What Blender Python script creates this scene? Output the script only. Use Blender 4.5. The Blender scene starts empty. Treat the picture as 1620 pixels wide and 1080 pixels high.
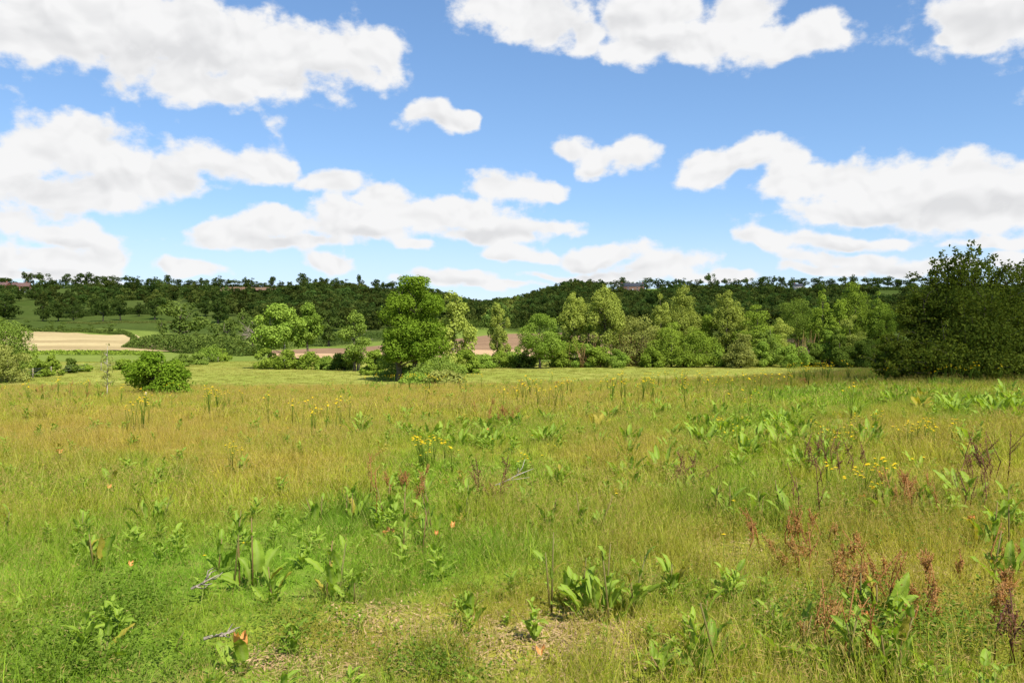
import bpy, math, random
import numpy as np
from mathutils import Vector

scene = bpy.context.scene
COL = scene.collection
F, CX, CY, EYE = 1296.0, 810.0, 540.0, 1.6
PI = math.pi

# ------------------------------------------------------------------ utilities
def mk_mesh(name, V, Q=None, T=None, mat=None, attrs=None, smooth=False):
    """mesh from numpy arrays: V (n,3), Q (m,4) quads, T (k,3) triangles"""
    me = bpy.data.meshes.new(name)
    V = np.asarray(V, dtype=np.float32)
    Q = np.zeros((0, 4), np.int32) if Q is None else np.asarray(Q, np.int32).reshape(-1, 4)
    T = np.zeros((0, 3), np.int32) if T is None else np.asarray(T, np.int32).reshape(-1, 3)
    me.vertices.add(len(V)); me.vertices.foreach_set('co', V.ravel())
    nl = len(Q) * 4 + len(T) * 3
    me.loops.add(nl)
    me.loops.foreach_set('vertex_index', np.concatenate([Q.ravel(), T.ravel()]).astype(np.int32))
    me.polygons.add(len(Q) + len(T))
    st = np.concatenate([np.arange(len(Q)) * 4, len(Q) * 4 + np.arange(len(T)) * 3]).astype(np.int32)
    me.polygons.foreach_set('loop_start', st)
    if smooth:
        me.polygons.foreach_set('use_smooth', np.ones(len(Q) + len(T), dtype=bool))
    me.update(calc_edges=True)
    me.validate()
    for k, a in (attrs or {}).items():
        a = np.asarray(a, np.float32)
        if a.ndim == 1:
            at = me.attributes.new(k, 'FLOAT', 'POINT'); at.data.foreach_set('value', a)
        else:
            at = me.attributes.new(k, 'FLOAT_VECTOR', 'POINT'); at.data.foreach_set('vector', a.ravel())
    if mat: me.materials.append(mat)
    return me

def link(name, me, parent=None, loc=None, col=None):
    o = bpy.data.objects.new(name, me)
    (col or COL).objects.link(o)
    if parent is not None: o.parent = parent
    if loc is not None: o.location = loc
    return o

def tag(o, label=None, cat=None, group=None, kind=None):
    if label: o['label'] = label
    if cat: o['category'] = cat
    if group: o['group'] = group
    if kind: o['kind'] = kind
    return o

def empty(name, loc, rz=0.0):
    o = bpy.data.objects.new(name, None); COL.objects.link(o)
    o.location = loc; o.rotation_euler = (0, 0, rz); o.empty_display_size = 0.3
    return o

class MB:
    """collects pieces into one mesh"""
    def __init__(s): s.V, s.Q, s.T, s.A, s.n = [], [], [], {}, 0
    def add(s, V, Q=None, T=None, **attrs):
        V = np.asarray(V, np.float32).reshape(-1, 3)
        if Q is not None and len(Q): s.Q.append(np.asarray(Q, np.int32).reshape(-1, 4) + s.n)
        if T is not None and len(T): s.T.append(np.asarray(T, np.int32).reshape(-1, 3) + s.n)
        s.V.append(V)
        for k, a in attrs.items():
            a = np.asarray(a, np.float32)
            if a.ndim == 0: a = np.full(len(V), float(a), np.float32)
            s.A.setdefault(k, []).append(a)
        s.n += len(V)
    def mesh(s, name, mat, smooth=False):
        cat = lambda L, w: np.concatenate(L) if L else np.zeros((0, w), np.int32)
        return mk_mesh(name, np.concatenate(s.V), cat(s.Q, 4), cat(s.T, 3), mat,
                       {k: np.concatenate(a) for k, a in s.A.items()}, smooth)

def tube(path, rad, sides=6):
    P = np.asarray(path, np.float64); n = len(P)
    rad = np.asarray(rad, np.float64)
    t = np.gradient(P, axis=0); t /= np.linalg.norm(t, axis=1)[:, None] + 1e-9
    ref = np.array([0.0, 0, 1]) if abs(t[:, 2]).mean() < .8 else np.array([1.0, 0, 0])
    u = np.cross(t, ref); u /= np.linalg.norm(u, axis=1)[:, None] + 1e-9
    v = np.cross(t, u)
    a = np.linspace(0, 2 * PI, sides, endpoint=False)
    ring = np.cos(a)[None, :, None] * u[:, None] + np.sin(a)[None, :, None] * v[:, None]
    V = (P[:, None] + ring * rad[:, None, None]).reshape(-1, 3)
    i = np.arange(n - 1)[:, None] * sides; j = np.arange(sides)[None]; j2 = (j + 1) % sides
    Q = np.stack([i + j, i + j2, i + sides + j2, i + sides + j], -1).reshape(-1, 4)
    T = []
    for k in range(1, sides - 1):
        T.append([0, k + 1, k]); b = (n - 1) * sides; T.append([b, b + k, b + k + 1])
    return V, Q, np.array(T)

def box(x0, x1, y0, y1, z0, z1):
    V = np.array([[x, y, z] for z in (z0, z1) for y in (y0, y1) for x in (x0, x1)], float)
    Q = [[0, 2, 3, 1], [4, 5, 7, 6], [0, 1, 5, 4], [2, 6, 7, 3], [0, 4, 6, 2], [1, 3, 7, 5]]
    return V, np.array(Q)

_lat = np.random.default_rng(77).random((256, 256))
def vnoise(x, y):
    xi = np.floor(x).astype(int); yi = np.floor(y).astype(int)
    fx = x - xi; fy = y - yi
    fx = fx * fx * (3 - 2 * fx); fy = fy * fy * (3 - 2 * fy)
    g = lambda a, b: _lat[a % 256, b % 256]
    return (g(xi, yi) * (1 - fx) + g(xi + 1, yi) * fx) * (1 - fy) + (g(xi, yi + 1) * (1 - fx) + g(xi + 1, yi + 1) * fx) * fy
def fbm(x, y, o=4):
    s = 0; a = 1; w = 0
    for k in range(o):
        s = s + a * vnoise(x * 2 ** k + 17.3 * k, y * 2 ** k + 5.1 * k); w += a; a *= .5
    return s / w
def sstep(a, b, x):
    t = np.clip((x - a) / (b - a), 0, 1); return t * t * (3 - 2 * t)

# ------------------------------------------------------------------ terrain
TD = np.array([190, 250, 330, 450, 560, 700, 850, 1000, 1400.])
TAB = {
 -500: [571, 557, 528, 503, 483, 464, 453, 452, 470],
 0:    [571, 557, 528, 503, 483, 465, 455, 457, 475],
 200:  [571, 557, 527, 503, 483, 466, 456, 458, 475],
 400:  [571, 560, 535, 508, 487, 467, 457, 459, 475],
 550:  [571, 561, 543, 515, 492, 471, 459, 461, 478],
 680:  [571, 560, 532, 520, 505, 488, 474, 470, 485],
 760:  [571, 556, 526, 516, 508, 500, 494, 490, 495],
 820:  [571, 556, 526, 515, 508, 495, 483, 481, 495],
 900:  [571, 556, 526, 512, 500, 478, 458, 470, 490],
 950:  [571, 556, 527, 512, 500, 478, 459, 472, 492],
 980:  [571, 556, 528, 512, 497, 475, 463, 456, 480],
 1100: [571, 557, 530, 512, 492, 473, 463, 457, 475],
 1300: [571, 558, 532, 512, 490, 471, 461, 455, 472],
 1620: [571, 558, 532, 512, 490, 471, 461, 453, 472],
 2200: [571, 558, 532, 512, 490, 471, 461, 453, 472]}
TP = np.array(sorted(TAB)); TY = np.array([TAB[k] for k in TP], float)
TZ = EYE - TD[None] * (TY - CY) / F

def polar(X, Y):
    r = np.hypot(X, Y); c = np.where(r > 1e-6, Y / np.maximum(r, 1e-6), 1)
    d = r * np.maximum(c, .45)
    px = CX + F * X / np.maximum(d, 1e-3)
    return np.clip(px, -500, 2200), d

def height(X, Y):
    X = np.asarray(X, float); Y = np.asarray(Y, float)
    px, d = polar(X, Y)
    # near field: a gentle slope, less on the right
    s = np.interp(px, [-200, 500, 800, 1150, 1450, 1700], [.033, .033, .030, .022, .008, .004])
    zn = -s * d
    edge = 74.0
    zn = np.maximum(zn, -2.9)
    k = sstep(edge - 14, edge + 22, d)
    z = zn * (1 - k) + -3.0 * k
    # hills
    zh = np.zeros_like(z)
    ip = np.clip(np.searchsorted(TP, px) - 1, 0, len(TP) - 2)
    fp = (px - TP[ip]) / (TP[ip + 1] - TP[ip])
    idd = np.clip(np.searchsorted(TD, d) - 1, 0, len(TD) - 2)
    fd = np.clip((d - TD[idd]) / (TD[idd + 1] - TD[idd]), 0, 1)
    a = TZ[ip, idd] * (1 - fp) + TZ[ip + 1, idd] * fp
    b = TZ[ip, idd + 1] * (1 - fp) + TZ[ip + 1, idd + 1] * fp
    zh = a * (1 - fd) + b * fd
    z = np.where(d > TD[0], zh, z)
    # small unevenness
    near = 1 - sstep(60, 100, d)
    z = z + near * ((fbm(X * .35, Y * .35, 3) - .5) * .16 + (fbm(X * 1.7 + 9, Y * 1.7, 2) - .5) * .05)
    z = z + (1 - near) * (fbm(X * .05, Y * .05, 3) - .5) * np.clip((d - 90) / 300, 0, 1) * 2.0
    return z
def hz(x, y): return float(height(np.array([x]), np.array([y]))[0])

def at_px(px, py, dmin=1.5, dmax=1300):
    """ground point seen at photo pixel px, py"""
    d = np.geomspace(dmin, dmax, 6000)
    X = (px - CX) / F * d; Zr = EYE - (py - CY) / F * d
    below = Zr < height(X, d)
    i = int(np.argmax(below)) if below.any() else len(d) - 1
    return X[i], d[i], float(height(X[i:i+1], d[i:i+1])[0])
def at_d(px, d):
    x = (px - CX) / F * d
    return x, d, hz(x, d)
def py_of(X, Y, Z): return CY + (EYE - Z) / Y * F

# ------------------------------------------------------------------ materials
def newmat(name):
    m = bpy.data.materials.new(name); m.use_nodes = True
    nt = m.node_tree; nt.nodes.clear()
    out = nt.nodes.new('ShaderNodeOutputMaterial')
    return m, nt, out
def N(nt, typ, **kw):
    n = nt.nodes.new(typ)
    for k, v in kw.items(): setattr(n, k, v)
    return n
def mix_rgb(nt, fac, a, b, mode='MIX'):
    n = N(nt, 'ShaderNodeMix', data_type='RGBA', blend_type=mode)
    for key, val in ((0, fac), (6, a), (7, b)):
        if isinstance(val, (int, float)): n.inputs[key].default_value = val
        elif isinstance(val, tuple): n.inputs[key].default_value = (*val[:3], 1)
        else: nt.links.new(val, n.inputs[key])
    return n.outputs[2]
def math_n(nt, op, a, b=None, c=None, clamp=False):
    n = N(nt, 'ShaderNodeMath', operation=op, use_clamp=clamp)
    for i, v in enumerate((a, b, c)):
        if v is None: continue
        if isinstance(v, (int, float)): n.inputs[i].default_value = v
        else: nt.links.new(v, n.inputs[i])
    return n.outputs[0]
def noise(nt, vec, scale, detail=3, rough=.55, dim='3D'):
    n = N(nt, 'ShaderNodeTexNoise', noise_dimensions=dim); n.inputs['Scale'].default_value = scale
    n.inputs['Detail'].default_value = detail; n.inputs['Roughness'].default_value = rough
    if vec is not None: nt.links.new(vec, n.inputs['Vector'])
    return n.outputs['Fac']
def ramp(nt, fac, stops):
    r = N(nt, 'ShaderNodeValToRGB'); e = r.color_ramp.elements
    while len(e) < len(stops): e.new(.5)
    for i, (p, c) in enumerate(stops):
        e[i].position = p; e[i].color = (*c, 1)
    nt.links.new(fac, r.inputs[0]); return r.outputs[0]
def attr(nt, name, typ='GEOMETRY'):
    a = N(nt, 'ShaderNodeAttribute', attribute_type=typ, attribute_name=name); return a

def foliage_mat(name, dark, light, trans=.35, tint=None, gloss=.0, objvar=.25):
    """leaf colour varies leaf by leaf (rnd) and tree by tree"""
    m, nt, out = newmat(name)
    a = attr(nt, 'rnd').outputs['Fac']
    c = mix_rgb(nt, a, dark, light)
    oi = N(nt, 'ShaderNodeObjectInfo')
    v = math_n(nt, 'MULTIPLY_ADD', oi.outputs['Random'], objvar, 1 - objvar / 2)
    c = mix_rgb(nt, 1.0, c, v, 'MULTIPLY')
    if tint:
        c = mix_rgb(nt, 1.0, c, attr(nt, tint, 'INSTANCER').outputs['Color'], 'MULTIPLY')
    d = N(nt, 'ShaderNodeBsdfDiffuse'); t = N(nt, 'ShaderNodeBsdfTranslucent')
    nt.links.new(c, d.inputs[0])
    ct = mix_rgb(nt, 1.0, c, (1.25, 1.2, .55), 'MULTIPLY'); nt.links.new(ct, t.inputs[0])
    mx = N(nt, 'ShaderNodeMixShader'); mx.inputs[0].default_value = trans
    nt.links.new(d.outputs[0], mx.inputs[1]); nt.links.new(t.outputs[0], mx.inputs[2])
    res = mx.outputs[0]
    if gloss > 0:
        g = N(nt, 'ShaderNodeBsdfGlossy'); g.inputs['Roughness'].default_value = .38
        g.inputs[0].default_value = (1, 1, 1, 1)
        m2 = N(nt, 'ShaderNodeMixShader'); m2.inputs[0].default_value = gloss
        nt.links.new(res, m2.inputs[1]); nt.links.new(g.outputs[0], m2.inputs[2]); res = m2.outputs[0]
    nt.links.new(res, out.inputs[0])
    return m

def plain(name, c1, c2, scale=6.0, rough=.85, detail=4, bump=0.0):
    m, nt, out = newmat(name)
    co = N(nt, 'ShaderNodeTexCoord').outputs['Object']
    f = noise(nt, co, scale, detail)
    f = math_n(nt, 'MULTIPLY_ADD', f, 2.2, -.6, clamp=True)
    b = N(nt, 'ShaderNodeBsdfPrincipled'); b.inputs['Roughness'].default_value = rough
    b.inputs['Specular IOR Level'].default_value = .2
    nt.links.new(mix_rgb(nt, f, c1, c2), b.inputs['Base Color'])
    if bump:
        bn = N(nt, 'ShaderNodeBump'); bn.inputs['Strength'].default_value = bump
        nt.links.new(f, bn.inputs['Height']); nt.links.new(bn.outputs[0], b.inputs['Normal'])
    nt.links.new(b.outputs[0], out.inputs[0])
    return m

M = {}
M['bark'] = plain('bark', (.045, .035, .022), (.12, .10, .07), 5, bump=.5)
M['bark_pale'] = plain('pale_bark', (.22, .20, .15), (.42, .38, .30), 5)
M['deadwood'] = plain('dead_wood', (.15, .12, .09), (.33, .28, .215), 25)
M['oak'] = foliage_mat('oak_leaves', (.088, .162, .013), (.20, .285, .028))
M['lime'] = foliage_mat('fresh_leaves', (.125, .215, .024), (.275, .36, .06))
M['bushgreen'] = foliage_mat('bright_leaves', (.09, .175, .012), (.205, .30, .026))
M['poplar'] = foliage_mat('poplar_leaves', (.175, .225, .036), (.37, .41, .085))
M['mid'] = foliage_mat('hedge_leaves', (.12, .185, .02), (.26, .335, .045))
M['willow'] = foliage_mat('willow_leaves', (.125, .19, .03), (.245, .32, .056))
M['sallow'] = foliage_mat('sallow_leaves', (.165, .195, .042), (.32, .33, .085))
M['darkgreen'] = foliage_mat('dark_leaves', (.07, .115, .016), (.155, .205, .033))
M['hazel'] = foliage_mat('hazel_leaves', (.06, .088, .012), (.17, .20, .025))
M['brownleaf'] = foliage_mat('brown_leaves', (.20, .12, .05), (.34, .22, .10))
M['far'] = foliage_mat('far_tree_leaves', (.058, .095, .018), (.145, .19, .038))
M['wood'] = foliage_mat('woodland_leaves', (.056, .092, .018), (.135, .178, .037), tint='gcol')

# ------------------------------------------------------------------ world
SUN_EL, SUN_AZ = math.radians(49), math.radians(146)      # azimuth from +Y towards +X
TO_SUN = Vector((math.sin(SUN_AZ) * math.cos(SUN_EL), math.cos(SUN_AZ) * math.cos(SUN_EL), math.sin(SUN_EL)))
SKY_STRENGTH, EXPO = .105, 1.0
# cumulus drawn by direction (photo pixel centre and half sizes), turned into azimuth / elevation
CLOUDS = [
 (70,15,190,62),(230,40,230,75),(330,88,210,62),(430,85,150,60),(520,90,120,58),(595,92,52,40),(90,62,90,34),(330,135,110,32),(440,132,90,28),
 (655,180,42,20),(700,182,55,23),(745,182,32,14),
 (50,240,95,50),(130,250,90,55),(150,225,55,32),(130,300,150,34),(250,270,100,34),(340,258,80,32),(420,258,60,28),(210,290,70,26),
 (30,345,75,28),(120,372,90,18),(20,410,55,18),(180,402,50,18),(90,415,80,18),(60,436,140,10),
 (525,290,62,22),(610,310,75,28),(350,365,72,22),(450,355,110,32),(560,350,110,36),(650,345,80,34),(740,340,90,40),(790,298,62,26),(840,300,48,18),(760,372,130,20),(850,360,70,20),(430,382,130,14),
 (310,424,70,13),(520,417,75,16),(660,393,30,11),(840,403,105,16),(960,405,100,20),(1040,420,80,18),(1000,435,140,12),(1150,438,50,9),(720,440,90,16),(800,450,80,8),(870,436,70,8),
 (940,245,72,30),(1010,238,48,24),(885,235,28,12),
 (800,5,90,40),(870,20,110,42),(920,55,28,26),(1010,30,140,46),(1080,65,110,40),(1150,70,80,40),(1190,20,60,40),(1290,60,60,32),(1240,85,40,22),(1330,60,22,16),
 (1530,20,80,38),(1610,20,90,48),(1500,60,16,8),
 (1130,265,52,36),(1200,242,75,38),(1250,255,50,34),(1290,290,90,34),(1400,300,140,50),(1520,310,130,50),(1620,310,110,52),(1350,335,150,28),(1500,350,140,30),(1620,345,100,30),
 (1215,385,38,17),(1330,383,80,16),(1420,380,70,14),(1350,412,100,14),(1450,420,90,16),(1290,428,60,9),(1600,405,28,12),(1560,385,60,10),
 # beyond the frame
 (-220,60,200,70),(-260,270,150,45),(-200,380,150,30),(1850,150,150,50),(1900,340,170,45),(400,-160,200,60),(1150,-230,230,70),(1900,420,200,16),(-300,430,200,12),
]
UNDER = [(280,95,230,55),(80,55,110,40),(500,125,90,25),(190,225,45,30),(110,300,130,22),(300,280,90,16),(90,385,100,10),(430,378,120,12),(600,375,90,12),(780,370,110,16),(950,425,110,12),
 (900,40,120,22),(1050,70,90,24),(1560,35,90,22),(1180,275,60,16),(1420,335,120,18),(1560,340,110,24),(1360,390,90,10),(1400,425,110,10),(940,262,50,10),(690,192,50,8),(60,430,110,8),(700,445,90,8)]
def dir_of(px, py):
    x, z = (px - CX) / F, (CY - py) / F
    return math.atan2(x, 1), math.atan2(z, math.hypot(x, 1))

def build_world():
    w = bpy.data.worlds.new('World'); scene.world = w; w.use_nodes = True
    nt = w.node_tree; nt.nodes.clear()
    out = N(nt, 'ShaderNodeOutputWorld'); bg = N(nt, 'ShaderNodeBackground')
    bg.inputs['Strength'].default_value = SKY_STRENGTH
    sky = N(nt, 'ShaderNodeTexSky', sky_type='NISHITA')
    sky.sun_disc = False; sky.sun_elevation = SUN_EL; sky.sun_rotation = SUN_AZ
    sky.altitude = 100; sky.air_density = .85; sky.dust_density = .1; sky.ozone_density = 1.6
    # density group
    g = bpy.data.node_groups.new('cloud_density', 'ShaderNodeTree')
    g.interface.new_socket('P', in_out='INPUT', socket_type='NodeSocketVector')
    g.interface.new_socket('Density', in_out='OUTPUT', socket_type='NodeSocketFloat')
    g.interface.new_socket('Shade', in_out='OUTPUT', socket_type='NodeSocketFloat')
    gi = N(g, 'NodeGroupInput'); go = N(g, 'NodeGroupOutput')
    P = gi.outputs[0]
    # billowing warp
    nz = N(g, 'ShaderNodeTexNoise', noise_dimensions='2D'); nz.inputs['Scale'].default_value = 9; nz.inputs['Detail'].default_value = 3
    g.links.new(P, nz.inputs['Vector'])
    sub = N(g, 'ShaderNodeVectorMath', operation='MULTIPLY_ADD')
    g.links.new(nz.outputs['Color'], sub.inputs[0]); sub.inputs[1].default_value = (.07, .038, 0); sub.inputs[2].default_value = (-.035, -.019, 0)
    ad = N(g, 'ShaderNodeVectorMath', operation='ADD'); g.links.new(P, ad.inputs[0]); g.links.new(sub.outputs[0], ad.inputs[1])
    W = ad.outputs[0]
    cur = None; scaled = {}
    RX = np.array([14, 22, 32, 46, 66, 92, 130, 180, 250]); RY = np.array([6, 9, 14, 20, 28, 38, 52, 72])
    for (px, py, rx, ry) in CLOUDS:
        az, el = dir_of(px, py)
        rx = float(RX[np.argmin(abs(np.log(RX / rx)))]); ry = float(RY[np.argmin(abs(np.log(RY / ry)))])
        sx, sy = F / rx, F / ry
        if (rx, ry) not in scaled:
            q = N(g, 'ShaderNodeVectorMath', operation='MULTIPLY'); g.links.new(W, q.inputs[0]); q.inputs[1].default_value = (sx, sy, 0)
            scaled[(rx, ry)] = q.outputs[0]
        l = N(g, 'ShaderNodeVectorMath', operation='DISTANCE'); g.links.new(scaled[(rx, ry)], l.inputs[0]); l.inputs[1].default_value = (az * sx, el * sy, 0)
        v = l.outputs['Value']
        cur = v if cur is None else math_n(g, 'SMOOTH_MIN', cur, v, .35)
    stretch = N(g, 'ShaderNodeVectorMath', operation='MULTIPLY'); g.links.new(P, stretch.inputs[0]); stretch.inputs[1].default_value = (1, 1.5, 1)
    n1 = noise(g, stretch.outputs[0], 15, 6, .62, '2D')
    core = math_n(g, 'MULTIPLY', math_n(g, 'SUBTRACT', 1.10, cur), 1.35)
    CB = .50
    def puffs(off):
        o = N(g, 'ShaderNodeVectorMath', operation='MULTIPLY_ADD'); g.links.new(W, o.inputs[0]); o.inputs[1].default_value = (1, 1.35, 1); o.inputs[2].default_value = off
        v = N(g, 'ShaderNodeTexVoronoi', feature='SMOOTH_F1', voronoi_dimensions='2D'); v.inputs['Scale'].default_value = 17; v.inputs['Detail'].default_value = 2.0; v.inputs['Roughness'].default_value = .55; v.inputs['Smoothness'].default_value = .45
        g.links.new(o.outputs[0], v.inputs['Vector']); return v.outputs['Distance']
    v0 = puffs((0, 0, 0)); v1 = puffs((.006, .014, 0))
    dens = math_n(g, 'ADD', core, math_n(g, 'MULTIPLY_ADD', n1, 2.1, -1.05))
    dens = math_n(g, 'ADD', dens, math_n(g, 'MULTIPLY_ADD', v0, -.75, CB))
    g.links.new(dens, go.inputs[0])
    relief = math_n(g, 'MULTIPLY', math_n(g, 'SUBTRACT', v0, v1), .95)          # sides of the billows turned from the sun
    # the grey undersides of the thicker clouds
    o2 = N(g, 'ShaderNodeVectorMath', operation='MULTIPLY_ADD'); g.links.new(W, o2.inputs[0]); o2.inputs[1].default_value = (1, 1.5, 1); o2.inputs[2].default_value = (.010, .030, 0)
    n2 = noise(g, o2.outputs[0], 13, 4, .55, '2D')
    sh = None
    for (px, py, rx, ry) in UNDER:
        az, el = dir_of(px, py); sx, sy = F / rx, F / ry
        q = N(g, 'ShaderNodeVectorMath', operation='MULTIPLY_ADD'); g.links.new(W, q.inputs[0]); q.inputs[1].default_value = (sx, sy, 0); q.inputs[2].default_value = (-az * sx, -el * sy, 0)
        l = N(g, 'ShaderNodeVectorMath', operation='LENGTH'); g.links.new(q.outputs[0], l.inputs[0])
        sh = l.outputs['Value'] if sh is None else math_n(g, 'SMOOTH_MIN', sh, l.outputs['Value'], .4)
    s2 = math_n(g, 'ADD', math_n(g, 'MULTIPLY', math_n(g, 'SUBTRACT', 1.15, sh), .9), math_n(g, 'MULTIPLY_ADD', n2, 2.0, -1.0), clamp=True)
    s3 = math_n(g, 'MULTIPLY_ADD', n2, 1.6, -.55, clamp=True)
    tot = math_n(g, 'MAXIMUM', math_n(g, 'MULTIPLY', s2, .85), math_n(g, 'MULTIPLY', s3, .3))
    g.links.new(math_n(g, 'ADD', tot, relief, clamp=True), go.inputs[1])

    co = N(nt, 'ShaderNodeTexCoord').outputs['Generated']
    sp = N(nt, 'ShaderNodeSeparateXYZ'); nt.links.new(co, sp.inputs[0])
    az = math_n(nt, 'ARCTAN2', sp.outputs[0], sp.outputs[1])
    el = math_n(nt, 'ARCSINE', sp.outputs[2])
    cb = N(nt, 'ShaderNodeCombineXYZ'); nt.links.new(az, cb.inputs[0]); nt.links.new(el, cb.inputs[1])
    gn = N(nt, 'ShaderNodeGroup'); gn.node_tree = g; nt.links.new(cb.outputs[0], gn.inputs[0])
    d0 = gn.outputs[0]
    def smooth(v, a, b):
        r = N(nt, 'ShaderNodeMapRange', interpolation_type='SMOOTHSTEP'); nt.links.new(v, r.inputs[0])
        r.inputs[1].default_value = a; r.inputs[2].default_value = b; return r.outputs[0]
    alpha = smooth(d0, -.08, .60)
    alpha = math_n(nt, 'MULTIPLY', alpha, smooth(el, -.02, .03))
    shade = math_n(nt, 'MULTIPLY', gn.outputs[1], smooth(d0, .15, .8))
    k = .93 / SKY_STRENGTH / 2 ** EXPO
    col = mix_rgb(nt, shade, (k, k, k * 1.005), (k * .81, k * .815, k * .83))
    # soften the very bright band over the horizon
    skyc = mix_rgb(nt, 1.0, sky.outputs[0], (.80, 1.0, 1.17), 'MULTIPLY')
    den = mix_rgb(nt, 1.0, mix_rgb(nt, 1.0, skyc, (.085, .080, .06), 'MULTIPLY'), (1, 1, 1), 'ADD')
    skyc = mix_rgb(nt, 1.0, skyc, den, 'DIVIDE')
    veil = math_n(nt, 'MULTIPLY', math_n(nt, 'SUBTRACT', 1.0, smooth(el, .03, .17)), .5)
    skyc = mix_rgb(nt, veil, skyc, (k * .84, k * .93, k))
    fin = mix_rgb(nt, alpha, skyc, col)
    nt.links.new(fin, bg.inputs[0]); nt.links.new(bg.outputs[0], out.inputs[0])
    w.cycles.sampling_method = 'MANUAL'; w.cycles.sample_map_resolution = 512
    sun = bpy.data.lights.new('sun', 'SUN'); sun.energy = 4.8; sun.angle = math.radians(.53); sun.color = (1, .955, .87)
    so = bpy.data.objects.new('sun', sun); COL.objects.link(so)
    so.rotation_euler = TO_SUN.to_track_quat('Z', 'Y').to_euler(); so.location = (40, -50, 80)
build_world()
scene.view_settings.view_transform = 'Standard'; scene.view_settings.look = 'None'
scene.view_settings.exposure = EXPO; scene.view_settings.gamma = 1

cam = bpy.data.cameras.new('camera'); cam.sensor_width = 36; cam.lens = F / 1620 * 36
cam.clip_end = 6000; cam.clip_start = .05
co_ = bpy.data.objects.new('camera', cam); COL.objects.link(co_)
co_.location = (0, 0, EYE); co_.rotation_euler = (PI / 2, 0, 0)
scene.camera = co_
scene.cycles.max_bounces = 6; scene.cycles.diffuse_bounces = 3; scene.cycles.transmission_bounces = 4
scene.cycles.transparent_max_bounces = 8; scene.cycles.glossy_bounces = 2
scene.cycles.use_denoising = True

# ------------------------------------------------------------------ the colour of the sward (species patches)
GREEN = np.array([.18, .305, .026]); OLIVE = np.array([.315, .34, .038]); RUST = np.array([.45, .315, .07]); LUSH = np.array([.14, .255, .022])
STRAW = np.array([.34, .26, .12])
# species patches seen in the photo: pixel centre, half sizes, which sward, weight
PATCH = [(230, 700, 330, 75, 'r', .75), (560, 640, 420, 40, 'r', .5), (450, 760, 150, 40, 'r', .45), (1450, 690, 260, 45, 'r', .55), (1000, 790, 160, 60, 'r', .3),
         (1250, 880, 380, 60, 'r', .45), (1500, 960, 240, 90, 'r', .55), (760, 1010, 420, 70, 'r', .6), (980, 720, 160, 40, 'r', .6), (850, 640, 300, 20, 'r', .4),
         (120, 760, 200, 50, 'g', .5), (250, 870, 230, 90, 'g', .6), (120, 1040, 190, 70, 'l', .3), (540, 820, 60, 45, 'l', .9), (250, 750, 60, 25, 'l', .5),
         (620, 860, 220, 90, 'g', .6), (1330, 800, 230, 40, 'l', .4), (1200, 670, 160, 40, 'g', .7), (800, 690, 160, 25, 'g', .6), (680, 1060, 60, 30, 'l', .6),
         (400, 900, 140, 70, 'g', .5), (800, 850, 120, 80, 'g', .4), (1550, 645, 90, 30, 'l', .5), (430, 1000, 60, 50, 'g', .4)]
def sward(X, Y):
    X = np.asarray(X, float); Y = np.asarray(Y, float)
    n1 = fbm(X * .22 + 3, Y * .13 + 8, 4); n2 = fbm(X * .9 + 40, Y * .5 + 1, 3); n3 = fbm(X * .11 + 70, Y * .07 + 30, 3)
    z = height(X, Y); px = CX + F * X / np.maximum(Y, .5); py = py_of(X, np.maximum(Y, .5), z)
    wob = (n2 - .5) * 1.6
    r = sstep(.5, .72, n1 * .7 + n2 * .3); g = sstep(.5, .7, n3 * .6 + (1 - n2) * .4); l = np.zeros_like(r)
    r = r * .38
    for (cx, cy, rx, ry, k, w) in PATCH:
        m = w * (1 - sstep(.35, 1.25, np.hypot((px - cx) / rx, (py - cy) / ry) + wob))
        if k == 'r': r = np.maximum(r, m); g = g * (1 - m)
        elif k == 'g': g = np.maximum(g, m); r = r * (1 - m)
        else: l = np.maximum(l, m); r = r * (1 - m)
    c = OLIVE[None] * np.ones((len(X), 1))
    c = c * (1 - g[:, None]) + GREEN * g[:, None]
    c = c * (1 - r[:, None] * .72) + RUST * r[:, None] * .72
    c = c * (1 - l[:, None]) + LUSH * l[:, None]
    return c, r, g, l

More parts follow.
